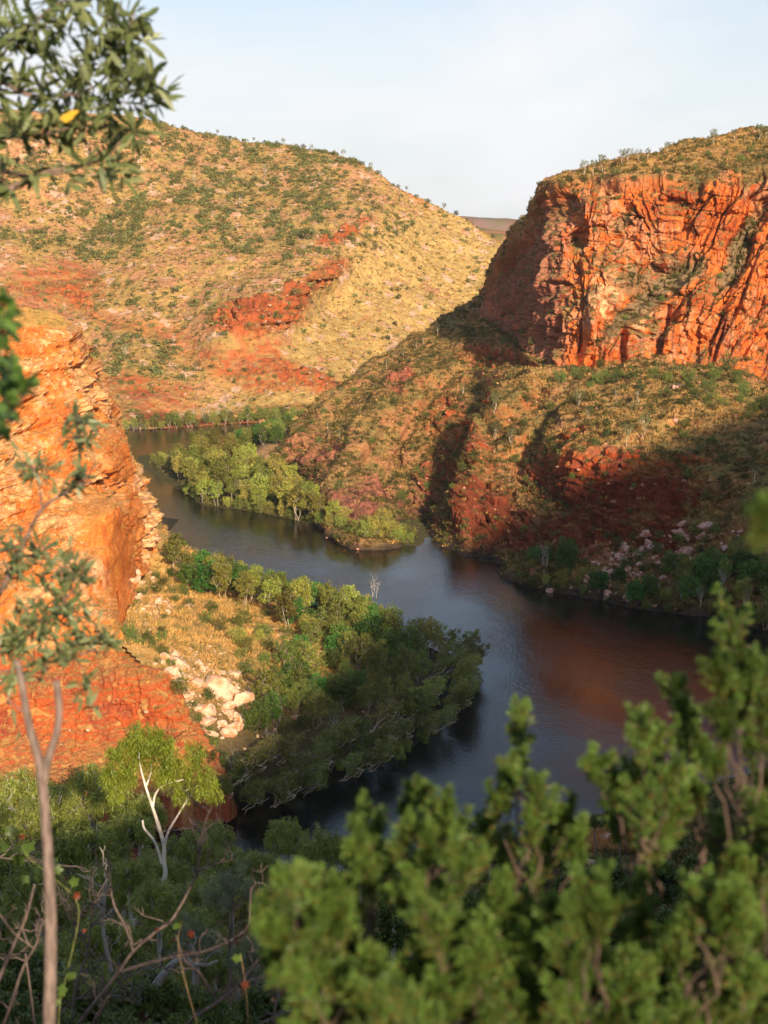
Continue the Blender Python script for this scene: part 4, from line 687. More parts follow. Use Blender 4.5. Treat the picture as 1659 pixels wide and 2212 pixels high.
for t in np.arange(0, L_[-1], 4.2):
    X_ = np.interp(t, L_, SHp[:7, 0]) + rng.normal() * .8; Y_ = np.interp(t, L_, SHp[:7, 1]) + rng.normal() * .8; place(['paperbark', 'willow', 'paperbark', 'fig'][rng.integers(4)], 'riverside_tree', (X_ - .5, Y_ - .8, -.2), 'sunlit yellow green tree in the row along the far edge of the left bank', 'tree', 'sunlit row along the left bank', s=rng.uniform(.6, .85))
L_ = np.r_[0, np.cumsum(np.linalg.norm(np.diff(SPp[3:11, :2], axis=0), axis=1))]
for t in np.arange(0, L_[-1], 3.8):
    X_ = np.interp(t, L_, SPp[3:11, 0]) + rng.normal() * .6; Y_ = np.interp(t, L_, SPp[3:11, 1]) + rng.normal() * .6; place(['paperbark', 'willow', 'willow'][rng.integers(3)], 'riverside_tree', (X_, Y_ + 1.2, -.1), 'bright willowy tree dipping into the water along the spit', 'tree', 'trees along the edge of the spit', s=rng.uniform(.8, 1.15))
for xx, yy in [(310, 1700), (340, 1725), (365, 1735), (395, 1745), (420, 1748), (450, 1750), (330, 1690), (380, 1700), (410, 1715), (440, 1720), (470, 1735), (450, 1690), (480, 1700), (470, 1665), (490, 1680), (350, 1760), (300, 1750)]:
    q = P(xx, yy, float(wdepth(yy))); place('shadepaper', 'riverside_tree', q + [0, 0, -.3], 'olive tree at the foot of the shaded red scarp by the water', 'tree', 'trees at the foot of the red scarp', s=rng.uniform(.5, .75))
L_ = np.r_[0, np.cumsum(np.linalg.norm(np.diff(SHp[6:, :2], axis=0), axis=1))]
for t in np.arange(0, L_[-1], 3.4):
    X_ = np.interp(t, L_, SHp[6:, 0]) + rng.normal() * .4; Y_ = np.interp(t, L_, SHp[6:, 1]) + rng.normal() * .4; k = 'leaning' if rng.random() < .62 else 'willow'
    place(k, 'riverside_tree', (X_ + .3, Y_ - .2, -.3), 'olive paperbark with bare pale limbs leaning over the river from the left bank' if k == 'leaning' else 'low willowy bush trailing in the water along the left bank', 'tree' if k == 'leaning' else 'bush', 'paperbarks at the water edge of the left bank' if k == 'leaning' else 'bushes trailing in the river', s=rng.uniform(.75, 1.05) if k == 'leaning' else rng.uniform(.55, .8), rz=-.6 + rng.normal() * .4)
pts = scatter_px([(500, 1300), (620, 1350), (720, 1390), (640, 1500), (560, 1580), (520, 1440), (420, 1320)], 26, 4); wood(pts, ['bush', 'bush', 'willow'], 'shrub', 'green shrub in the dry grass of the sunlit left bank', 'shrub', 'shrubs on the grassy left bank', .6, 1.3)
for xx, yy, s in [(388, 1500, 1.0), (450, 1512, .8)]:
    q, nm = cast(xx, yy)
    if q is not None: place('bush', 'shrub', q, 'round green shrub in front of the pale boulders on the left bank', 'shrub', 'shrubs before the boulders', s=s)
for xx, yy in [(300, 1392), (322, 1398), (345, 1412), (362, 1440), (375, 1465), (392, 1500), (408, 1530), (425, 1555), (440, 1585), (455, 1610), (468, 1635), (478, 1650), (280, 1388), (450, 1640), (335, 1430)]:
    q, nm = cast(xx + 6, yy)
    if q is not None: place('bush', 'shrub', q - [0, 0, .4], 'shrub on the rim between the red scarp and the grassy bank', 'shrub', 'shrubs on the rim of the red scarp', s=rng.uniform(.45, .8))
for q in scatter_px([(255, 1350), (330, 1240), (380, 1240), (420, 1300), (340, 1400), (280, 1420)], 16, 2.6): place('bush', 'shrub', q, 'green shrub at the foot of the orange cliff', 'shrub', 'shrubs at the orange cliff foot', s=rng.uniform(.5, .95))
for xx, yy, s, k in [(505, 1690, .85, 0), (600, 1560, .8, 1), (720, 1600, .8, 2), (690, 1640, .7, 3), (585, 1620, .75, 1), (745, 1540, .7, 2), (810, 1290, .9, 0), (880, 1480, .7, 3)]:
    q, nm = cast(xx, yy)
    if q is not None: place('dead', 'dead_tree', q - [0, 0, .3], 'bare pale tree with forked branches at the edge of the left bank wood', 'dead tree', 'dead trees of the left bank wood', s=s, var=k)
# spit and far bank
pts = scatter_px([(310, 985), (420, 975), (520, 990), (560, 1050), (640, 1050), (740, 1150), (600, 1112), (480, 1092), (400, 1045), (330, 1012)], 100, 3.6, ok=lambda p, nm: nm.startswith('sandbar') and abs(proj(p)[0] - 590) / 75 + abs(proj(p)[1] - 990) / 42 > 1); wood([q for q in pts if proj(q)[0] < 420 and proj(q)[1] < 1010], ['willow'], 'riverside_tree', 'low yellow green willowy bush on the tip of the river spit', 'bush', 'bushes on the tip of the spit', .6, .9)
wood([q for q in pts if not (proj(q)[0] < 420 and proj(q)[1] < 1010)], ['paperbark', 'willow', 'paperbark'], 'riverside_tree', 'bright olive paperbark with pale limbs on the river spit', 'tree', 'paperbarks on the river spit', .9, 1.3)
pts = scatter_px([(490, 950), (640, 918), (690, 930), (640, 960), (560, 965), (500, 975)], 26, 5, ok=lambda p, nm: nm.startswith('sandbar') and proj(p)[1] < 962); wood(pts, ['fig', 'shadepaper'], 'riverside_tree', 'dark green tree in the grove behind the sandbar', 'tree', 'dark grove behind the sandbar', .8, 1.1)
q, nm = cast(565, 995); place('bush', 'shrub', q, 'lone dark shrub on the bare sandbar', 'shrub', None, s=.9)
for i in range(30):
    xx = 272 + i * 13 + rng.uniform(-5, 5); q = P(xx, lin(FH_BOT, xx) + 4, 0 + float(wdepth(lin(FH_BOT, xx) + 4))); place('shadepaper' if i % 3 else 'willow', 'riverside_tree', (q[0], q[1] + rng.uniform(0, 5), 0), 'olive tree lining the far shore at the foot of the hill', 'tree', 'trees lining the far shore', s=rng.uniform(.55, .8) * (1.2 if i % 3 else 1.6), rz=None)
for xx in [390, 405, 420, 436, 450, 470, 492]:
    q = P(xx, lin(FH_BOT, xx), float(wdepth(lin(FH_BOT, xx)))); place('dead', 'dead_tree', (q[0], q[1] + 3, .3), 'bare grey tree among the far shore trees', 'dead tree', 'dead trees on the far shore', s=rng.uniform(.9, 1.3))
# right bank
for q, s in zip([cast(xx, yy)[0] for xx, yy in [(690, 1128), (712, 1136), (735, 1140), (790, 1160), (815, 1160), (840, 1158), (865, 1162), (885, 1164), (742, 1130), (770, 1150), (830, 1140)]], [.6, .6, .7, .9, 1.1, 1, .8, .8, .9, .7, 1.1]):
    if q is not None: place('willow', 'riverside_tree', (q[0], q[1], max(q[2], 0) - .2), 'bright yellow green willowy bush at the foot of the purple spur', 'bush', 'bushes at the foot of the purple spur', s=s * 1.35)
pts = scatter_px([(1115, 1255), (1150, 1215), (1260, 1210), (1300, 1240), (1400, 1290), (1540, 1310), (1560, 1335), (1390, 1315), (1290, 1292)], 34, 3.0); wood(pts, ['willow', 'bush', 'fig'], 'shrub', 'dark green bush along the shaded right bank', 'bush', 'bushes along the shaded right bank', .5, .95)
pts = scatter_px([(1440, 1240), (1560, 1215), (1659, 1230), (1659, 1365), (1560, 1325), (1480, 1300)], 30, 4.2); wood(pts, ['fig', 'shadepaper', 'fig'], 'riverside_tree', 'dark tree in the shaded grove at the right edge of the river', 'tree', 'dark grove on the right bank', .6, .9)
q, nm = cast(1225, 1240); place('fig', 'riverside_tree', q, 'tall rounded dark tree beside the bare white tree on the right bank', 'tree', None, s=.95)
q, nm = cast(1175, 1235); place('dead', 'dead_tree', q, 'bare white tree with upright branches on the right bank', 'dead tree', None, s=1.15, var=0)
for xx, yy, lab in [(1560, 1275, 'bare white forked tree before the dark grove on the right bank'), (1470, 1300, 'leaning bare grey tree at the water of the right bank'), (1612, 1305, 'bare pale stem at the edge of the dark right grove'), (1510, 1310, 'low bare pale tree between the boulders and the grove')]:
    q, nm = cast(xx, yy); place('dead', 'dead_tree', q, lab, 'dead tree', None, s=.8)
for q in scatter_px([(1290, 1180), (1400, 1160), (1560, 1150), (1600, 1210), (1450, 1240), (1330, 1250)], 16, 4): place('bush', 'shrub', q, 'dark green shrub among the pink boulders of the right bank', 'shrub', 'shrubs among the pink boulders', s=rng.uniform(.7, 1.3))
for q in scatter_px([(1120, 1000), (1240, 1000), (1560, 1120), (1659, 1120), (1659, 1200), (1400, 1170), (1120, 1200)], 12, 6): place('bush', 'shrub', q, 'small shrub clinging to the shaded red scarp above the right bank', 'shrub', 'shrubs on the shaded scarp', s=rng.uniform(.4, .9))

# ================================================================ boulders
def boulder(seed):
    r = np.random.default_rng(seed); v, f = stone_t(seed, 4); L = MB(); v = v + unit(v) * (.05 * fbm(v * 2.2 + seed, 4, seed))[:, None]; f1, e, c = voro(v * 1.9 + seed, seed); v = v + unit(v) * (.07 * (c - .5) - .05 * (1 - sst(0, .12, e)))[:, None]; b = fbm(v * 2 + seed, 3, seed + 5)
    col = np.tile(np.array([1., 1., 1.]), (len(v), 1)) * (1 + .2 * b)[:, None]; return v, f, col
BLD = {}
for nm_, cc in [('pale', np.array([.66, .45, .31])), ('pink', np.array([.55, .33, .27]))]:
    BLD[nm_] = []
    for i in range(6): v, f, c = boulder(600 + i * 7); c = mixc(c * cc, np.array([.50, .17, .06]) if nm_ == 'pale' else np.array([.28, .10, .07]), .75 * sst(-.1, .3, fbm(v * 1.4, 3, i))); BLD[nm_].append(np_mesh('boulder', v, f, M_STONE, c))
def put_boulder(kd, q, s, label, group, var=None, sz=1.):
    o = link('boulder', BLD[kd][rng.integers(6) if var is None else var]); o.location = (q[0], q[1], q[2] + s * .08); o.scale = (s, s, s * sz); o.rotation_euler = (rng.normal() * .3, rng.normal() * .3, rng.random() * 6.28); return tag(o, label, 'boulder', group)
for xx, yy, w, lab, sz in [(478, 1490, 2.7, 'largest pale boulder, a tilted slab in the pile on the left bank', 1.1), (520, 1515, 1.9, 'tall pale boulder right of the tilted slab on the left bank', 1.4), (508, 1455, 1.7, 'pale flat boulder just above the tilted slab', .8), (360, 1418, 1.4, 'pale boulder at the upper left end of the pile', 1), (383, 1432, 1.5, 'pale angular boulder near the top of the pile', 1), (424, 1430, 1.0, 'rounded tan boulder standing apart in the yellow grass', 1), (372, 1452, 1.5, 'pale boulder on the left edge of the pile above the red scarp', .8), (418, 1470, 1.3, 'pale boulder left of the big tilted slab', 1), (400, 1490, 1.2, 'pale boulder behind the round green shrub', 1), (444, 1555, 1.2, 'orange stained boulder below the tilted slab', .8), (478, 1560, .8, 'small orange boulder below the tall pale one', 1), (455, 1580, 1.1, 'pink boulder near the bottom of the pile', .8), (490, 1580, 1.2, 'lowest pink boulder where the pile meets the trees', .9), (560, 1500, 1.2, 'orange boulder at the sunlit edge of the wood', .7), (612, 1365, 1.2, 'flat white boulder in the grass near the wood', .5), (410, 1305, 1.0, 'white boulder alone in the grass below the orange cliff', .7), (590, 1355, .9, 'small flat boulder left of the flat white one', .5), (640, 1545, 1.1, 'grey boulder showing between the shaded trees', .8), (745, 1500, 1.0, 'pinkish boulder in the middle of the shaded wood', .8), (752, 1645, .9, 'red boulder at the water edge under leaning paperbarks', .9)]:
    q, nm = cast(xx, yy + 6)
    if q is not None: put_boulder('pale', q, w * 1.15, lab, None, sz=sz)
for q in scatter_px([(350, 1400), (440, 1440), (540, 1480), (540, 1560), (500, 1610), (430, 1560), (390, 1500), (345, 1430)], 46, .9): put_boulder('pale', q, .3 + 1.3 * rng.random() ** 2, 'small pale boulder in the pile on the left bank', 'small boulders of the left bank pile', sz=.8)
for q in scatter_px([(285, 1240), (330, 1235), (375, 1290), (365, 1330), (300, 1320), (280, 1290)], 20, 1.7): put_boulder('pale', q, rng.uniform(.5, 1.15), 'orange and white rock broken off the foot of the orange cliff', 'rocks at the orange cliff foot', sz=1.1)
for xx, yy, w, lab, sz in [(1385, 1190, 2.2, 'tall rounded pink boulder, the biggest above the right bank', 1.3), (1345, 1205, 1.9, 'round pink boulder left of the tallest one on the right bank', .9), (1310, 1285, 1.3, 'rounded pink boulder at the water beside bushes', 1.3), (1360, 1290, 1.9, 'large pink boulder at the water edge of the right bank', .9), (1190, 1272, 1.5, 'low grey slab at the left end of the right bank', .5), (1305, 1255, 1.3, 'pale boulder above the rounded one at the water', .7), (1470, 1150, 2.4, 'long pale slab leaning up the right bank', .6), (1530, 1130, 1.8, 'dark pink crag under the dry grass tuft', .9), (1450, 1240, 1.8, 'broad flat pink boulder between shrubs on the right bank', .6), (1470, 832, 1.4, 'white split block on the slope under the big cliff', 1.2), (1455, 835, 1.1, 'smaller white block beside the split one under the cliff', 1), (1508, 970, 1.1, 'pinkish rock alone on the grassy slope', .8), (1100, 905, .8, 'pale rock on the sunlit spur', .8), (1460, 905, .9, 'tan rock on the slope below the cliff', .8), (1590, 1180, 1.4, 'pale block at the right end of the boulder beach', .8), (706, 1158, .5, 'small orange rock standing in the river', .6)]:
    q, nm = cast(xx, yy + 4)
    if q is not None: put_boulder('pink', q, w, lab, None, sz=sz)
for q in scatter_px([(1290, 1200), (1340, 1170), (1480, 1130), (1600, 1140), (1600, 1190), (1500, 1220), (1480, 1270), (1340, 1290), (1230, 1275)], 115, 1.5): put_boulder('pink', q, .4 + 1.7 * rng.random() ** 2, 'pink boulder in the jumbled rocks of the right bank', 'boulders of the right bank', sz=.85)
# ================================================================ plants close to the camera
def gz(X, Y): return float(ng_z(np.array([X], float), np.array([Y], float))[0])
def root(name, x, y, label, cat, group=None):
    o = bpy.data.objects.new(name, None); COL.objects.link(o); o.location = (x, y, gz(x, y)); o.empty_display_size = .1; tag(o, label, cat, group); return o
def part(o, name, mb, mat, smooth=True):
    me = mb.mesh(name, mat, smooth); c = link(name, me, o); me.transform(Matrix.Translation(-o.location)); return c
def path_px(pts, d): return np.array([P(a[0], a[1], (a[2] if len(a) > 2 else d)) for a in pts])
def smoothp(pts, k=4):
    pts = np.asarray(pts, float)
    if len(pts) < 3: t = np.linspace(0, 1, 4)[:, None]; return pts[0] * (1 - t) + pts[-1] * t
    q = np.r_[[2 * pts[0] - pts[1]], pts, [2 * pts[-1] - pts[-2]]]; out = []
    for i in range(1, len(q) - 2):
        for t in np.linspace(0, 1, k, endpoint=False):
            a, b, c, e = q[i - 1], q[i], q[i + 1], q[i + 2]; out.append(.5 * (2 * b + (c - a) * t + (2 * a - 5 * b + 4 * c - e) * t * t + (3 * b - a - 3 * c + e) * t ** 3))
    out.append(pts[-1]); return np.array(out)
def twig_leaves(W, L, r, a, b, n, ll, lw, col, col2, bark, rad=.0022, pts=6):
    """a leafy twig from a to b: leaves set alternately and swept towards its tip"""
    p = bend(r, a, b, 6, .05); W.tube(p, [rad, rad * .45], 4, bark); t = np.linspace(.15, 1, n); pos = np.stack([np.interp(t, np.linspace(0, 1, 6), p[:, k]) for k in range(3)], -1)
    ax0 = unit((p[-1] - p[0])[None])[0]; ax = unit(ax0 * .8 + rdir(r, n) * .95 + np.array([0, 0, .12])); nr = unit(rdir(r, n) * .8 + np.array([0, -.3, .8]))
    u = r.random((n, 1)); L.leaves(pos, ax, nr, ll * r.uniform(.65, 1.2, n), lw * r.uniform(.8, 1.15, n), (np.asarray(col) * (1 - u) + np.asarray(col2) * u), pts=pts)
def leafy(name, label, cat, base, branches, clusters, d, ll, lw, col, col2, bark, seed, rad=.012, dens=1., extra=None):
    r = np.random.default_rng(seed); o = root(name, base[0], base[1], label, cat); W = MB(); T = MB(); L = MB(); nodes = []
    for b in branches:
        p = smoothp(path_px(b[0], d)); T.tube(p, b[1], 6, bark); nodes.append(p)
    nodes = np.concatenate(nodes)
    for cx, cy, cr, n in clusters:
        for _ in range(int(n * dens)):
            a = r.random() * 6.28; q = math.sqrt(r.random()) * cr; e = P(cx + q * math.cos(a), cy + q * math.sin(a), d + r.normal() * .16)
            j = np.argmin(((nodes - e) ** 2).sum(1) + r.random(len(nodes)) * .01); s = nodes[j]; L_ = np.linalg.norm(e - s); mid = s + (e - s) * max(0, 1 - .24 * d / 5 / max(L_, .01))
            if L_ > .25: W.tube(bend(r, s, mid, 5, .05), [rad * .35, rad * .2], 4, bark)
            twig_leaves(W, L, r, mid, e, int(r.integers(8, 14)), ll, lw, col, col2, bark)
    part(o, 'trunk', T, M_BARKN); part(o, 'twigs', W, M_BARKN)['kind'] = 'stuff'; part(o, 'foliage', L, M_NEAR, False)
    if extra: extra(o, r)
    return o
LG, LG2 = (.12, .165, .05), (.29, .33, .15); BR = np.array([.20, .135, .105])
def yellow(o, r):
    m = MB(); m.leaves(np.array([P(122, 268, 6.4)]), np.array([P(168, 238, 6.4) - P(122, 268, 6.4)]), np.array([[0., -1, .4]]),   .125, .045, np.array([[.75, .42, .03]]), pts=6); c = part(o, 'leaf', m, M_NEAR, False); c['label'] = 'single yellow leaf'
g = [(x, y, 46, 4) for x in range(-10, 260, 52) for y in range(-10, 345, 52)]
leafy('broadleaf_tree', 'leafy green branch reaching in at the upper left with one yellow leaf', 'tree', (-2.6, 4.6),
      [([(-420, 2300), (-400, 1700), (-330, 1000), (-180, 560), (-40, 440), (30, 405), (100, 372), (190, 355), (250, 318), (290, 262)], [.05, .035, .02, .008, .004]), ([(-180, 560), (-60, 382), (60, 380), (130, 374), (165, 366)], [.012, .006]), ([(-330, 900), (-90, 320), (-20, 180), (60, 205), (150, 205), (215, 180), (262, 110), (290, 30)], [.018, .007, .003]), ([(150, 205), (230, 215), (300, 222), (345, 200)], [.004, .002]), ([(-90, 320), (0, 300), (90, 290), (170, 270), (240, 240)], [.008, .003]), ([(-20, 180), (30, 80), (110, 20), (180, -30)], [.008, .003])],
      g + [(325, 210, 34, 5), (290, 195, 40, 6), (275, 140, 40, 5), (305, 150, 24, 3), (290, 85, 30, 5), (305, 40, 26, 4), (250, 60, 50, 6), (270, 300, 28, 4), (265, 370, 24, 4), (230, 355, 30, 3), (120, 395, 40, 3), (30, 380, 50, 5), (350, 205, 18, 2), (200, 250, 60, 6), (60, 330, 60, 5), (150, 330, 50, 4)], 6.6, .12, .028, LG, LG2, BR, 71, dens=.72, extra=yellow)
leafy('broadleaf_tree', 'slender branches with narrow leaves rising at the left edge before the orange cliff', 'tree', (-1.9, 5.2),
      [([(-260, 2300), (-200, 1800), (-90, 1420), (0, 1280), (32, 1215), (62, 1150), (92, 1098), (130, 1072), (165, 1052), (200, 1040)], [.03, .014, .008, .005]), ([(92, 1098), (84, 1050), (70, 1005)], [.006, .003]), ([(130, 1072), (178, 1040), (205, 1000), (190, 960), (165, 900)], [.004, .002]), ([(-90, 1420), (20, 1400), (110, 1330), (170, 1260)], [.008, .003]), ([(-90, 1450), (0, 1452), (90, 1432), (160, 1420), (230, 1392)], [.007, .003]), ([(160, 1420), (185, 1460), (185, 1520)], [.003, .0015])],
      [(55, 1010, 42, 6), (95, 1010, 30, 4), (150, 1035, 42, 6), (185, 1035, 22, 3), (150, 905, 34, 4), (175, 935, 26, 3), (215, 925, 22, 3), (140, 960, 24, 3), (40, 1165, 46, 5), (80, 1200, 60, 9), (140, 1235, 56, 8), (180, 1200, 36, 4), (30, 1270, 60, 9), (95, 1300, 60, 10), (160, 1320, 50, 7), (60, 1370, 60, 9), (20, 1410, 50, 7), (120, 1400, 50, 8), (180, 1390, 44, 6), (225, 1380, 30, 4), (70, 1440, 40, 4), (180, 1490, 26, 4), (190, 1530, 20, 2), (140, 1440, 30, 3), (255, 1392, 22, 2), (30, 1580, 30, 2), (15, 1480, 26, 2)], 6.4, .085, .021, (.12, .16, .055), (.28, .32, .15), BR, 72, dens=.95)
leafy('broadleaf_tree', 'dark round-leaved branch hanging at the left edge beside the cliff top', 'tree', (-1.7, 3.6),
      [([(-420, 2600), (-300, 1500), (-150, 760), (-40, 720), (10, 700), (20, 660)], [.03, .012, .005, .003]), ([(-150, 760), (-30, 800), (20, 820), (55, 850)], [.006, .003]), ([(-150, 780), (-40, 880), (10, 900), (35, 910)], [.006, .003])],
      [(5, 650, 18, 2), (12, 715, 26, 4), (10, 770, 24, 4), (45, 835, 26, 5), (15, 845, 24, 4), (25, 900, 26, 4), (0, 935, 20, 3), (0, 800, 20, 3)], 3.9, .05, .036, (.07, .14, .03), (.15, .26, .05), BR * .6, 73, dens=.75)
# cut stem in front of everything
o = root('sapling', -1.25, 5.1, 'forked grey-brown stem with both arms cut off, rising at the lower left', 'tree'); W = MB(); r = np.random.default_rng(5); STEM = np.array([.21, .155, .135])
W.tube(smoothp(path_px([(104, 2420), (107, 2212), (110, 2000), (104, 1850), (96, 1740), (90, 1668)], 5.0), 5), [.030, .026, .021, .021], 6, STEM); part(o, 'trunk', W, M_BARKN)
for pts, rr in [([(92, 1700), (84, 1640), (66, 1580), (54, 1520), (46, 1470), (36, 1428)], [.021, .016, .014, .0135]), ([(92, 1700), (104, 1640), (122, 1585), (128, 1530), (122, 1472)], [.02, .015, .0145, .015])]:
    W = MB(); W.tube(smoothp(path_px(pts, 5.0), 5), rr, 6, STEM); part(o, 'branch', W, M_BARKN)
W = MB(); W.tube(smoothp(path_px([(58, 1545), (38, 1528), (16, 1510)], 5.0)), [.005, .003], 4, STEM); part(o, 'branch', W, M_BARKN)

# gums and hanging-leaved trees on the slope below
kw = dict(bark=WHITEBARK * .8, droop=1.7, hang=.9, flat=1.0)
def crown_tree(seed, R=1., nleaf=5200, size=.26, asp=.13, col=(.18, .22, .04), col2=(.38, .42, .09), ntop=11, bark=WHITEBARK * .7, droop=1.7, hang=.8, deep=12, upright=0):
    r = np.random.default_rng(seed); W = MB(); C = []; fork = np.array([r.normal() * .1, r.normal() * .1, -1.15]); W.tube(bend(r, [r.normal() * .3, 0, -deep], fork, 7, .012), [.12, .075], 6, bark)
    for k in range(ntop):
        a = k * 2.4; q = math.sqrt((k + .4) / ntop) * .72; c = np.array([math.cos(a) * q, math.sin(a) * q, -.36 - q * q * .75 + r.normal() * .1]); C.append([*c, r.uniform(.26, .38), .9]); bp = bend(r, fork, c, 6, .06); W.tube(bp, [.05, .012], 4, bark * r.uniform(.8, 1.1))
        for _ in range(4): W.tube(bend(r, bp[4], c + rdir(r, 1)[0] * .28, 4, .08), [.012, .004], 4, bark * .9)
    L = MB(); clump_leaves(L, r, C, nleaf, size, asp, col, col2, droop, hang); return {'trunk': W.mesh('trunk', M_BARK), 'crown': L.mesh('crown', M_NEAR, False)}
KINDS['hanging'] = [crown_tree(900 + i, size=.105, asp=.18, nleaf=11000, droop=.9) for i in range(4)]
KINDS['silver'] = [crown_tree(930 + i, size=.085, asp=.2, nleaf=7000, col=(.15, .19, .09), col2=(.32, .36, .21), droop=-.3, hang=.1, bark=GREYBARK) for i in range(2)]
KINDS['deepgreen'] = [crown_tree(950 + i, size=.12, asp=.5, nleaf=5200, col=(.07, .11, .022), col2=(.16, .21, .045), droop=.2, hang=.1, bark=GREYBARK) for i in range(3)]
def crown_at(kd, x, ytop, d, rpx, label, cat, group, sz=1., var=None):
    R = rpx * d / FPX; q = P(x, ytop, d); o = place(kd, {'hanging': 'gum_tree', 'silver': 'silver_wattle', 'deepgreen': 'leafy_tree'}[kd], q, label, cat, group, s=R, sz=R * sz, var=var)
    g = gz(q[0], q[1])  # stand the thing's origin on the ground
    for c in o.children: c.location = (0, 0, (q[2] - g) / (R * sz))
    o.location.z = g; return o
for i, (x, y, d, rp) in enumerate([(40, 1652, 60, 125), (190, 1640, 64, 105), (-60, 1700, 55, 120), (150, 1760, 52, 120), (40, 1800, 47, 130), (260, 1740, 56, 85), (455, 1770, 58, 75), (500, 1815, 52, 70), (300, 1706, 66, 80), (110, 1690, 58, 90), (30, 1730, 52, 110), (395, 1790, 50, 80), (330, 1830, 44, 95), (230, 1850, 42, 105), (120, 1920, 36, 120), (80, 1860, 33, 100), (200, 1960, 28, 110), (60, 2020, 24, 110), (340, 1900, 30, 80), (280, 1850, 34, 70), (420, 1960, 26, 80), (170, 2060, 20, 110), (330, 2080, 19, 100), (440, 1880, 42, 90), (350, 1960, 34, 100), (-20, 1960, 34, 110), (550, 1880, 46, 70), (250, 2010, 30, 110), (460, 2030, 31, 90), (620, 2000, 36, 90)]):
    crown_at('hanging', x, y, d, rp, 'green gum with hanging narrow leaves in the mass at the lower left' if x < 330 else 'green gum with hanging narrow leaves left of the blurred shrubs', 'tree', 'gums with hanging leaves on the near slope' if x < 330 else 'gums beside the blurred shrubs', sz=1.1)
for i, (x, y, d, rp) in enumerate([(625, 1762, 50, 66), (700, 1790, 47, 80), (780, 1800, 52, 66), (560, 1835, 45, 60), (850, 1870, 55, 66), (680, 1880, 42, 100)]): crown_at('hanging', x, y, d, rp, 'yellow green willowy tree standing against the water near the bottom', 'tree', 'willowy trees against the water', sz=1.15, var=i)
for i, (x, y, d, rp) in enumerate([(500, 1880, 27, 75), (600, 1940, 25, 80), (420, 1990, 24, 70), (540, 2030, 23, 80), (670, 2020, 26, 70)]): crown_at('silver', x, y, d, rp, 'silvery green leafy bush left of the blurred shrubs', 'bush', 'silvery bushes', sz=1.2)
for i, (x, y, d, rp) in enumerate([(1010, 1775, 80, 60), (1060, 1800, 75, 60), (930, 1830, 70, 60), (870, 1950, 50, 90), (1000, 1930, 60, 100), (1130, 1860, 85, 80), (1200, 1800, 120, 60), (1240, 1880, 85, 80), (1330, 1860, 95, 90), (1420, 1850, 90, 90), (1540, 1840, 85, 100), (1640, 1830, 80, 100), (1300, 1960, 60, 110), (1450, 1960, 55, 110), (1600, 1960, 50, 120), (1150, 2000, 45, 120), (1000, 2060, 38, 120), (850, 2080, 32, 110), (720, 2100, 30, 110), (1300, 2090, 36, 130), (1480, 2100, 34, 130), (1640, 2110, 32, 120), (560, 2140, 22, 100), (660, 2170, 20, 90), (1340, 1765, 150, 30), (1290, 1760, 160, 26), (1440, 1770, 140, 50), (1600, 1770, 130, 60)]): crown_at('deepgreen', x, y, d, rp, 'dense green tree on the near slope behind the blurred shrubs', 'tree', 'green trees behind the blurred shrubs', sz=1.1)
for i, (x, y, d, rp) in enumerate([(60, 2060, 22, 120), (180, 2100, 20, 110), (310, 2110, 18, 110), (440, 2140, 18, 100), (-10, 2130, 17, 110), (110, 2190, 15, 110), (250, 2200, 14, 110), (390, 2210, 14, 100)]): crown_at('deepgreen', x, y, d, rp, 'dark green undergrowth bush behind the bare twigs at the lower left', 'bush', 'undergrowth behind the bare twigs', sz=1.0)
# the tall gum with the white forked trunk
D = 38.; o = root('gum_tree', *P(330, 1960, D)[:2], 'tall gum with a white forked trunk and bright green hanging crown before the red scarp', 'tree'); r = np.random.default_rng(12)
W = MB(); W.tube(smoothp(np.r_[[[o.location.x - 1.2, o.location.y, o.location.z - .3]], path_px([(250, 2120), (318, 1960), (345, 1915), (357, 1890), (354, 1855), (354, 1825), (340, 1775)], D)]), [.12, .085, .07, .06], 6, WHITEBARK); part(o, 'trunk', W, M_BARK)
for pts, rr in [([(340, 1775), (330, 1745), (315, 1700), (303, 1655), (300, 1625)], [.055, .035, .02]), ([(330, 1745), (336, 1715), (356, 1695), (400, 1683)], [.04, .02]), ([(354, 1840), (362, 1800), (385, 1760), (400, 1735), (418, 1710)], [.045, .03, .02]), ([(350, 1865), (335, 1820), (312, 1790), (308, 1772)], [.05, .03]), ([(315, 1700), (325, 1672), (328, 1650)], [.03, .015])]:
    W = MB(); W.tube(smoothp(path_px(pts, D)), rr, 6, WHITEBARK); part(o, 'branch', W, M_BARK)
C = []
for x, y, rp in [(300, 1595, 40), (265, 1612, 34), (340, 1600, 36), (300, 1640, 36), (255, 1650, 30), (375, 1625, 34), (410, 1645, 34), (440, 1665, 26), (345, 1648, 34), (395, 1685, 28), (455, 1690, 18), (275, 1680, 22), (430, 1700, 20), (245, 1625, 20), (235, 1665, 26), (300, 1575, 30), (350, 1590, 30), (465, 1715, 18), (390, 1715, 22), (250, 1710, 22), (420, 1610, 24), (360, 1680, 24)]:
    q = P(x, y, D + r.normal() * .4); C.append([*q, rp * D / FPX * 1.05, .9])
L = MB(); clump_leaves(L, r, C, 24000, .12, .16, (.15, .21, .02), (.38, .44, .05), 1.2, .9); part(o, 'crown', L, M_NEAR, False)
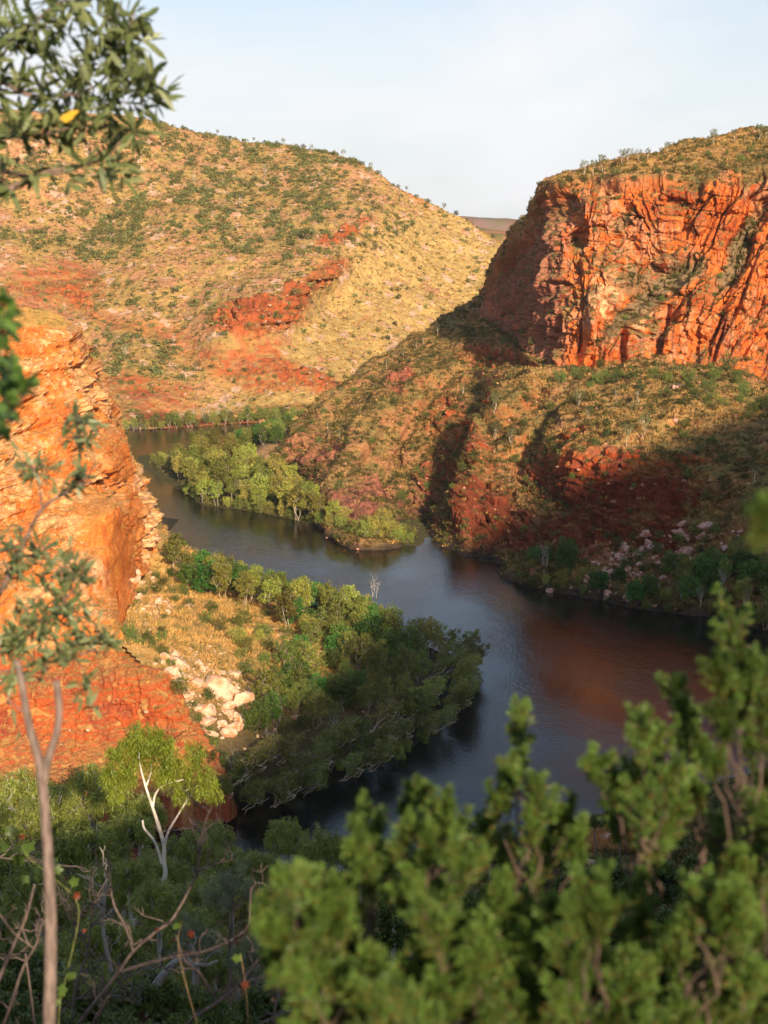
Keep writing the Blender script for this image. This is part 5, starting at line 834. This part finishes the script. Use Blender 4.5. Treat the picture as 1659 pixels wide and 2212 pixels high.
# bare tangle at the lower left
def bare(label, base, lines, d, seed, bark, twigs=10, tl=50, grp='bare twiggy shrubs at the lower left'):
    r = np.random.default_rng(seed); o = root('bare_shrub', base[0], base[1], label, 'bare shrub', grp); nodes = []
    for pts, rr in lines:
        p = smoothp(path_px(pts, d)); m = MB(); m.tube(p, np.array(rr) * .75 * d / FPX, 6, bark * r.uniform(.85, 1.15)); part(o, 'branch', m, M_BARKN); nodes.append(p)
    nodes = np.concatenate(nodes); un = d / FPX
    for _ in range(twigs):
        m = MB(); s = nodes[r.integers(len(nodes))]; v = unit(np.array([[r.normal() * .8, r.normal() * .5, abs(r.normal()) * 1.0]]))[0]; e = s + v * tl * un * r.uniform(.5, 1.6); p = bend(r, s, e, 6, .07); m.tube(p, [2.6 * un, 1.1 * un], 4, bark * r.uniform(.7, 1.2))
        for _ in range(3): s2 = p[r.integers(2, 6)]; e2 = s2 + unit((v + rdir(r, 1)[0] * .9)[None])[0] * tl * .45 * un; m.tube(bend(r, s2, e2, 4, .08), [1.4 * un, .7 * un], 4, bark * r.uniform(.7, 1.2))
        part(o, 'twig', m, M_BARKN)
    return o
PB = np.array([.16, .115, .10])
bare('long bare purple-brown branch sweeping up from the bottom edge left of centre', (-2.2, 9), [([(120, 2300), (170, 2212), (254, 2103), (288, 2055), (340, 2010), (374, 1983), (422, 1892), (434, 1820), (445, 1770), (458, 1743)], [7, 5.5, 5, 3.6, 2.4]), ([(260, 2098), (360, 2070), (450, 2052), (530, 2010), (540, 1950), (542, 1915)], [6, 5, 3]), ([(288, 2055), (270, 2000), (245, 1950), (236, 1880), (235, 1840)], [4.5, 3.5, 2]), ([(425, 1880), (455, 1868), (500, 1858)], [2.5, 1.5]), ([(434, 1820), (420, 1800), (412, 1790)], [2, 1])], 10, 81, PB, 26)
bare('bare branch crossing the bottom edge below the silvery bushes', (-1.6, 8), [([(360, 2300), (405, 2212), (470, 2165), (520, 2125), (565, 2112), (620, 2095), (660, 2070), (692, 2055)], [7, 5.5, 5, 3.5]), ([(520, 2125), (560, 2070), (600, 2040), (640, 2035)], [4, 2]), ([(470, 2165), (430, 2100), (400, 2075), (380, 2020)], [4, 2]), ([(560, 2212), (640, 2180), (740, 2170), (790, 2150)], [4, 2])], 9, 82, PB * .9, 20)
bare('crossing bare stems at the lower left corner beside the forked stem', (-2.9, 8.5), [([(-40, 2200), (0, 2110), (30, 2040), (55, 1985), (75, 1910)], [8, 6, 4]), ([(-20, 2290), (20, 2180), (50, 2090), (78, 2040), (92, 1985)], [6, 5, 3]), ([(90, 2300), (75, 2212), (66, 2140), (55, 2060)], [5, 4, 3]), ([(0, 1975), (30, 2015), (75, 2050)], [4, 3]), ([(180, 2300), (200, 2212), (235, 2150)], [4, 3])], 9, 83, PB * .8, 26)
bare('grey tangle of thin dead twigs between the forked stem and the gum', (-3.6, 15), [([(150, 2300), (160, 2150), (190, 2050), (200, 1960), (230, 1900)], [6, 4, 2]), ([(190, 2050), (150, 1980), (130, 1930)], [3, 2]), ([(210, 2200), (260, 2120), (330, 2090), (380, 2100)], [4, 2]), ([(120, 2200), (180, 2150), (250, 2150), (300, 2170)], [4, 2]), ([(-20, 1850), (60, 1860), (140, 1870)], [3, 2])], 16, 84, np.array([.15, .12, .10]), 60, 60)
bare('old white gum limb bending to the right near the bottom edge', (-2.6, 16), [([(230, 2330), (280, 2212), (335, 2130), (372, 2085), (398, 2070), (430, 2098)], [15, 14, 12, 8]), ([(385, 2072), (440, 2085), (470, 2075)], [8, 4]), ([(335, 2130), (350, 2160), (400, 2190)], [6, 3])], 18, 85, WHITEBARK * .55, 8, 60, None)
bare('slender white trunk standing in the dark undergrowth at the lower left', (-4.2, 22), [([(270, 2330), (262, 2212), (245, 2120), (232, 2060), (222, 2000), (226, 1935), (232, 1900)], [12, 9, 7, 5]), ([(262, 2150), (200, 2110), (160, 2105)], [7, 4]), ([(226, 1960), (205, 1930), (190, 1915)], [4, 2])], 22, 86, WHITEBARK * .5, 14, 50, None)
bare('bare grey twigs standing in front of the deep green bushes at bottom centre', (.1, 8), [([(560, 2330), (590, 2212), (600, 2100), (595, 2000), (600, 1930)], [5, 4, 2.5]), ([(620, 2300), (625, 2150), (618, 2050), (625, 1960)], [4, 3, 2])], 12, 87, PB, 14, 60, None)
# vine with lobed leaves and a few dried red ones
def lobed(m, c, s, col, r, n=9):
    a = np.linspace(0, 2 * np.pi, 11)[:-1]; rad = np.where(np.arange(10) % 2 == 0, 1, .62) * r.uniform(.85, 1.1, 10); u = unit(rdir(r, 1) + np.array([1, 0, 0]))[0]; nn = unit((rdir(r, 1) * .6 + np.array([0, -.8, .4])))[0]; u = unit((u - nn * (u @ nn))[None])[0]; v = np.cross(nn, u)
    ring = c + s * rad[:, None] * (np.cos(a)[:, None] * u + np.sin(a)[:, None] * v) + nn * .15 * s * r.normal(size=(10, 1)); V = np.r_[[c], ring]; F = [(0, 1 + i, 1 + (i + 1) % 10, 1 + (i + 2) % 10) for i in range(0, 10, 2)]; m.add(V, F, col)
o = root('vine', -1.9, 7.5, 'vine with lobed green leaves and dried red leaves climbing the bare stems at lower left', 'vine'); r = np.random.default_rng(44); S = MB(); G_ = MB(); R_ = MB()
S.tube(smoothp(path_px([(130, 2300), (128, 2180), (150, 2080), (170, 1960), (120, 1900), (60, 1850), (30, 1790)], 7.6)), [.004, .002], 4, (.2, .22, .06)); S.tube(smoothp(path_px([(440, 2260), (400, 2120), (385, 2040), (392, 1990)], 7.6)), [.004, .002], 4, (.3, .2, .1)); S.tube(smoothp(path_px([(540, 2260), (530, 2130), (520, 2060)], 7.6)), [.003, .002], 4, (.3, .2, .1))
for x, y, s in [(22, 1795, 18), (60, 1832, 24), (40, 1858, 20), (78, 1885, 20), (125, 1880, 15), (160, 1905, 16), (135, 2140, 18), (155, 2108, 14), (120, 2165, 16), (118, 1860, 12), (382, 2000, 12), (512, 2070, 14), (10, 1830, 18), (52, 1900, 14)]: lobed(G_, P(x, y, 7.5 + r.normal() * .1), s * 7.5 / FPX, np.array([.085, .14, .025]) * r.uniform(.8, 1.3), r)
for x, y, s in [(48, 1808, 12), (166, 1935, 15), (413, 2018, 16), (530, 2128, 16), (590, 2160, 8), (182, 2010, 9), (340, 2008, 8), (375, 2030, 8)]: lobed(R_, P(x, y, 7.4), s * .75 * 7.5 / FPX, np.array([.20, .045, .02]) * r.uniform(.6, 1.2), r)
part(o, 'stem', S, M_BARKN); part(o, 'leaves', G_, M_NEAR, False); c = part(o, 'dried_leaves', R_, M_NEAR, False); c['label'] = 'curled dried red leaves'

# soft needle-leaved shrubs close to the lens
def plume(L, W, r, tip, base, w, bark, g=(.065, .12, .024), n=30, m=30):
    ax = bend(r, base, tip, 7, .03); W.tube(ax, [.0022, .0008], 4, bark); T_ = np.linspace(.05, 1, n); d0 = unit((tip - base)[None])[0]; tone = r.uniform(.7, 1.25)
    for t in T_:
        c = np.array([np.interp(t, np.linspace(0, 1, 7), ax[:, k]) for k in range(3)]); v = unit((rdir(r, 1)[0] * .85 + d0 * .95)[None])[0]; bl = w * 1.35 * (1.12 - .8 * t) * r.uniform(.6, 1.25) * min(1, .4 + t * 1.8)
        s = r.random(m); pos = c + v * bl * s[:, None]; nd = unit(v * .9 + d0 * .4 + rdir(r, m) * .7); u = np.clip(.3 * r.random(m) + .7 * s * (.3 + .7 * t), 0, 1)[:, None]; br = r.random((m, 1)) < .12 * (1.3 - t)
        col = (np.array(g) * (1 - u) + np.array([.19, .31, .06]) * u) * tone; col = np.where(br, np.array([.26, .13, .04]), col); L.leaves(pos, nd, rdir(r, m),   .0155 * r.uniform(.6, 1.3, m), .003, col)
def needle_shrub(label, base, tips, seed, d, group=None, bark=np.array([.125, .085, .065])):
    d = d * .76; r = np.random.default_rng(seed); q = P(base[0], base[1], d); o = root('needle_shrub', q[0], q[1], label, 'shrub', group); S = MB(); W = MB(); L = MB(); un = d / FPX; top = P(base[0], base[1], d); g0 = np.array([q[0] + .05, q[1], o.location.z - .1])
    S.tube(bend(r, g0, top, 8, .02), [.02, .008], 6, bark); st = [top]
    for t in tips:
        x, y, w, ln = t[:4]; dd = d * (t[4] if len(t) > 4 else r.uniform(.92, 1.08)); tip = P(x, y, dd); bx = x + (base[0] - x) * .28 * ln / 150 + r.normal() * 6; b = P(bx, y + ln, dd * r.uniform(.98, 1.02)); s = st[r.integers(len(st))] if len(st) > 1 and r.random() < .5 else top
        bp = bend(r, s, b, 6, .05); W.tube(bp, [.0055, .0022], 4, bark * r.uniform(.8, 1.2)); st.append(bp[3]); plume(L, W, r, tip, b, w * un, bark)
        for k in range(5):      # side shoots make the plume bushy
            f = r.uniform(.1, .75); s2 = b * (1 - f) + tip * f; e2 = s2 + unit(((tip - b) / np.linalg.norm(tip - b) + rdir(r, 1)[0] * .6)[None])[0] * ln * un * .7; plume(L, W, r, e2, s2, w * un * .6, bark, n=20, m=24)
    part(o, 'trunk', S, M_BARKN); part(o, 'branches', W, M_BARKN)['kind'] = 'stuff'; part(o, 'foliage', L, M_NEAR, False); return o
needle_shrub('tallest blurred green shrub at the right edge with pale bare branches below its tip', (1600, 1900), [(1575, 1325, 44, 150), (1600, 1400, 42, 120), (1545, 1430, 30, 90), (1640, 1430, 40, 120), (1590, 1470, 44, 110), (1650, 1520, 44, 120), (1560, 1530, 34, 90), (1625, 1585, 36, 90), (1500, 1700, 30, 70), (1659, 1650, 44, 120), (1540, 1640, 26, 60)], 101, 4.6)
needle_shrub('blurred green shrub with a small round tuft leaning left of the tallest one', (1520, 1950), [(1462, 1478, 32, 90), (1480, 1520, 26, 60), (1500, 1580, 34, 80), (1520, 1615, 30, 70), (1475, 1590, 22, 60)], 102, 5.0)
needle_shrub('broad blurred green shrub with two pointed tips in front of the dark water', (1400, 2000), [(1385, 1545, 34, 110), (1425, 1575, 30, 90), (1400, 1620, 42, 110), (1350, 1640, 40, 100), (1290, 1635, 32, 80), (1320, 1680, 38, 90), (1440, 1660, 40, 110), (1380, 1710, 44, 110), (1330, 1750, 40, 90), (1460, 1740, 44, 110), (1420, 1790, 40, 100)], 103, 4.6)
needle_shrub('thin blurred shoot standing alone before the bright water', (1125, 1900), [(1130, 1522, 24, 80), (1122, 1575, 26, 60), (1118, 1630, 20, 50), (1100, 1660, 18, 50)], 104, 5.2)
needle_shrub('blurred green shrub with several rounded tips below the thin shoot', (1140, 2000), [(1060, 1692, 22, 90), (1095, 1690, 22, 80), (1160, 1690, 36, 110), (1150, 1740, 38, 100), (1232, 1722, 34, 90), (1215, 1770, 40, 100), (1045, 1760, 36, 100), (1100, 1790, 44, 110), (1170, 1820, 44, 110), (1250, 1800, 34, 90)], 105, 4.9)
needle_shrub('bright green blurred shrub with a broad pointed crown at the lower centre', (940, 2050), [(930, 1700, 34, 110), (885, 1712, 30, 100), (965, 1715, 36, 110), (920, 1760, 50, 130), (985, 1780, 44, 120), (870, 1790, 40, 110), (1010, 1840, 50, 120), (940, 1850, 56, 130), (880, 1880, 50, 120)], 106, 4.3)
needle_shrub('dark green blurred shrub with one rounded head left of the bright one', (800, 2050), [(785, 1738, 36, 110), (810, 1790, 42, 110), (770, 1800, 36, 100), (840, 1840, 42, 110), (790, 1870, 44, 110), (760, 1900, 40, 90)], 107, 4.6)
def fill(x0, x1, y0, y1, n, w=46, ln=110, seed=1):
    r = np.random.default_rng(seed); return [(r.uniform(x0, x1), r.uniform(y0, y1), w * r.uniform(.8, 1.2), ln * r.uniform(.8, 1.2)) for _ in range(n)]
needle_shrub('low blurred green shrub spreading left at the bottom centre', (760, 2250), fill(570, 760, 1895, 2080, 28, 50, 90, 1) + [(620, 1885, 42, 80), (690, 1880, 40, 90), (580, 1960, 40, 80)], 108, 4.1)
needle_shrub('blurred green shrub filling the bottom edge at centre', (900, 2330), fill(640, 950, 2050, 2210, 26, 54, 100, 2), 109, 3.9)
needle_shrub('blurred green shrub filling the lower centre below the bright crown', (1060, 2300), fill(900, 1160, 1880, 2190, 32, 50, 110, 3), 110, 4.1)
needle_shrub('blurred green shrub with bare twigs right of the lower centre', (1280, 2300), fill(1120, 1400, 1960, 2200, 32, 50, 110, 4) + fill(1150, 1330, 1900, 1990, 7, 44, 100, 14), 111, 4.0)
needle_shrub('blurred green shrub at the lower right with dark forked stems', (1500, 2300), fill(1370, 1620, 1840, 2190, 31, 50, 110, 5), 112, 4.2)
needle_shrub('olive blurred shrub closing the right edge below the tallest one', (1650, 2300), fill(1550, 1700, 1680, 2150, 24, 50, 120, 6), 113, 4.6)
needle_shrub('very blurred green sprig poking in at the right edge above the river', (1900, 1500), [(1640, 1110, 26, 60, 1), (1655, 1085, 24, 60, 1), (1650, 1140, 24, 50, 1)], 114, 2.6)
# rocks and dry grass on the near bank seen between the shrubs
for xx, yy, w, lab in [(1300, 1815, .9, 'flat reddish rock with dry grass on the near bank'), (1390, 1812, .6, 'small reddish rock right of the dry grass on the near bank'), (1285, 1870, .7, 'reddish rock lower on the near bank'), (1230, 1930, .4, 'pale pebble-like rock low on the near slope')]:
    q, nm = cast(xx, yy)
    if q is not None and q[1] > 30: put_boulder('pink', q, w * 1.6, lab, None, sz=.6)
pp = []
for _ in range(400):
    q, nm = cast(rng.uniform(1240, 1420), rng.uniform(1780, 1840))
    if q is not None and nm.startswith('ground'): pp.append(q)
if pp: pp = np.array(pp); scatter_mesh('grass', T_FINE, pp, rng.uniform(1.0, 1.8, len(pp)), gcol(len(pp), np.array([.60, .30, .12]), np.array([.4, .26, .08]), .3), M_GRASS)

# ================================================================ the air between
import bmesh
_bm = bmesh.new(); bmesh.ops.create_cube(_bm, size=1); _me = bpy.data.meshes.new('haze'); _bm.to_mesh(_me); _bm.free()
_h = link('haze', _me); _h.location = (0, 2900, 140); _h.scale = (9000, 8000, 330); tag(_h, kind='stuff')
_m = bpy.data.materials.new('haze'); _m.use_nodes = True; _nt = _m.node_tree; _nt.nodes.remove(_nt.nodes['Principled BSDF']); _v = _nt.nodes.new('ShaderNodeVolumePrincipled'); _v.inputs['Color'].default_value = (.92, .94, 1, 1); _v.inputs['Density'].default_value = 3.5e-5; _v.inputs['Anisotropy'].default_value = 0.0
_nt.links.new(_v.outputs[0], _nt.nodes['Material Output'].inputs['Volume']); _me.materials.append(_m)
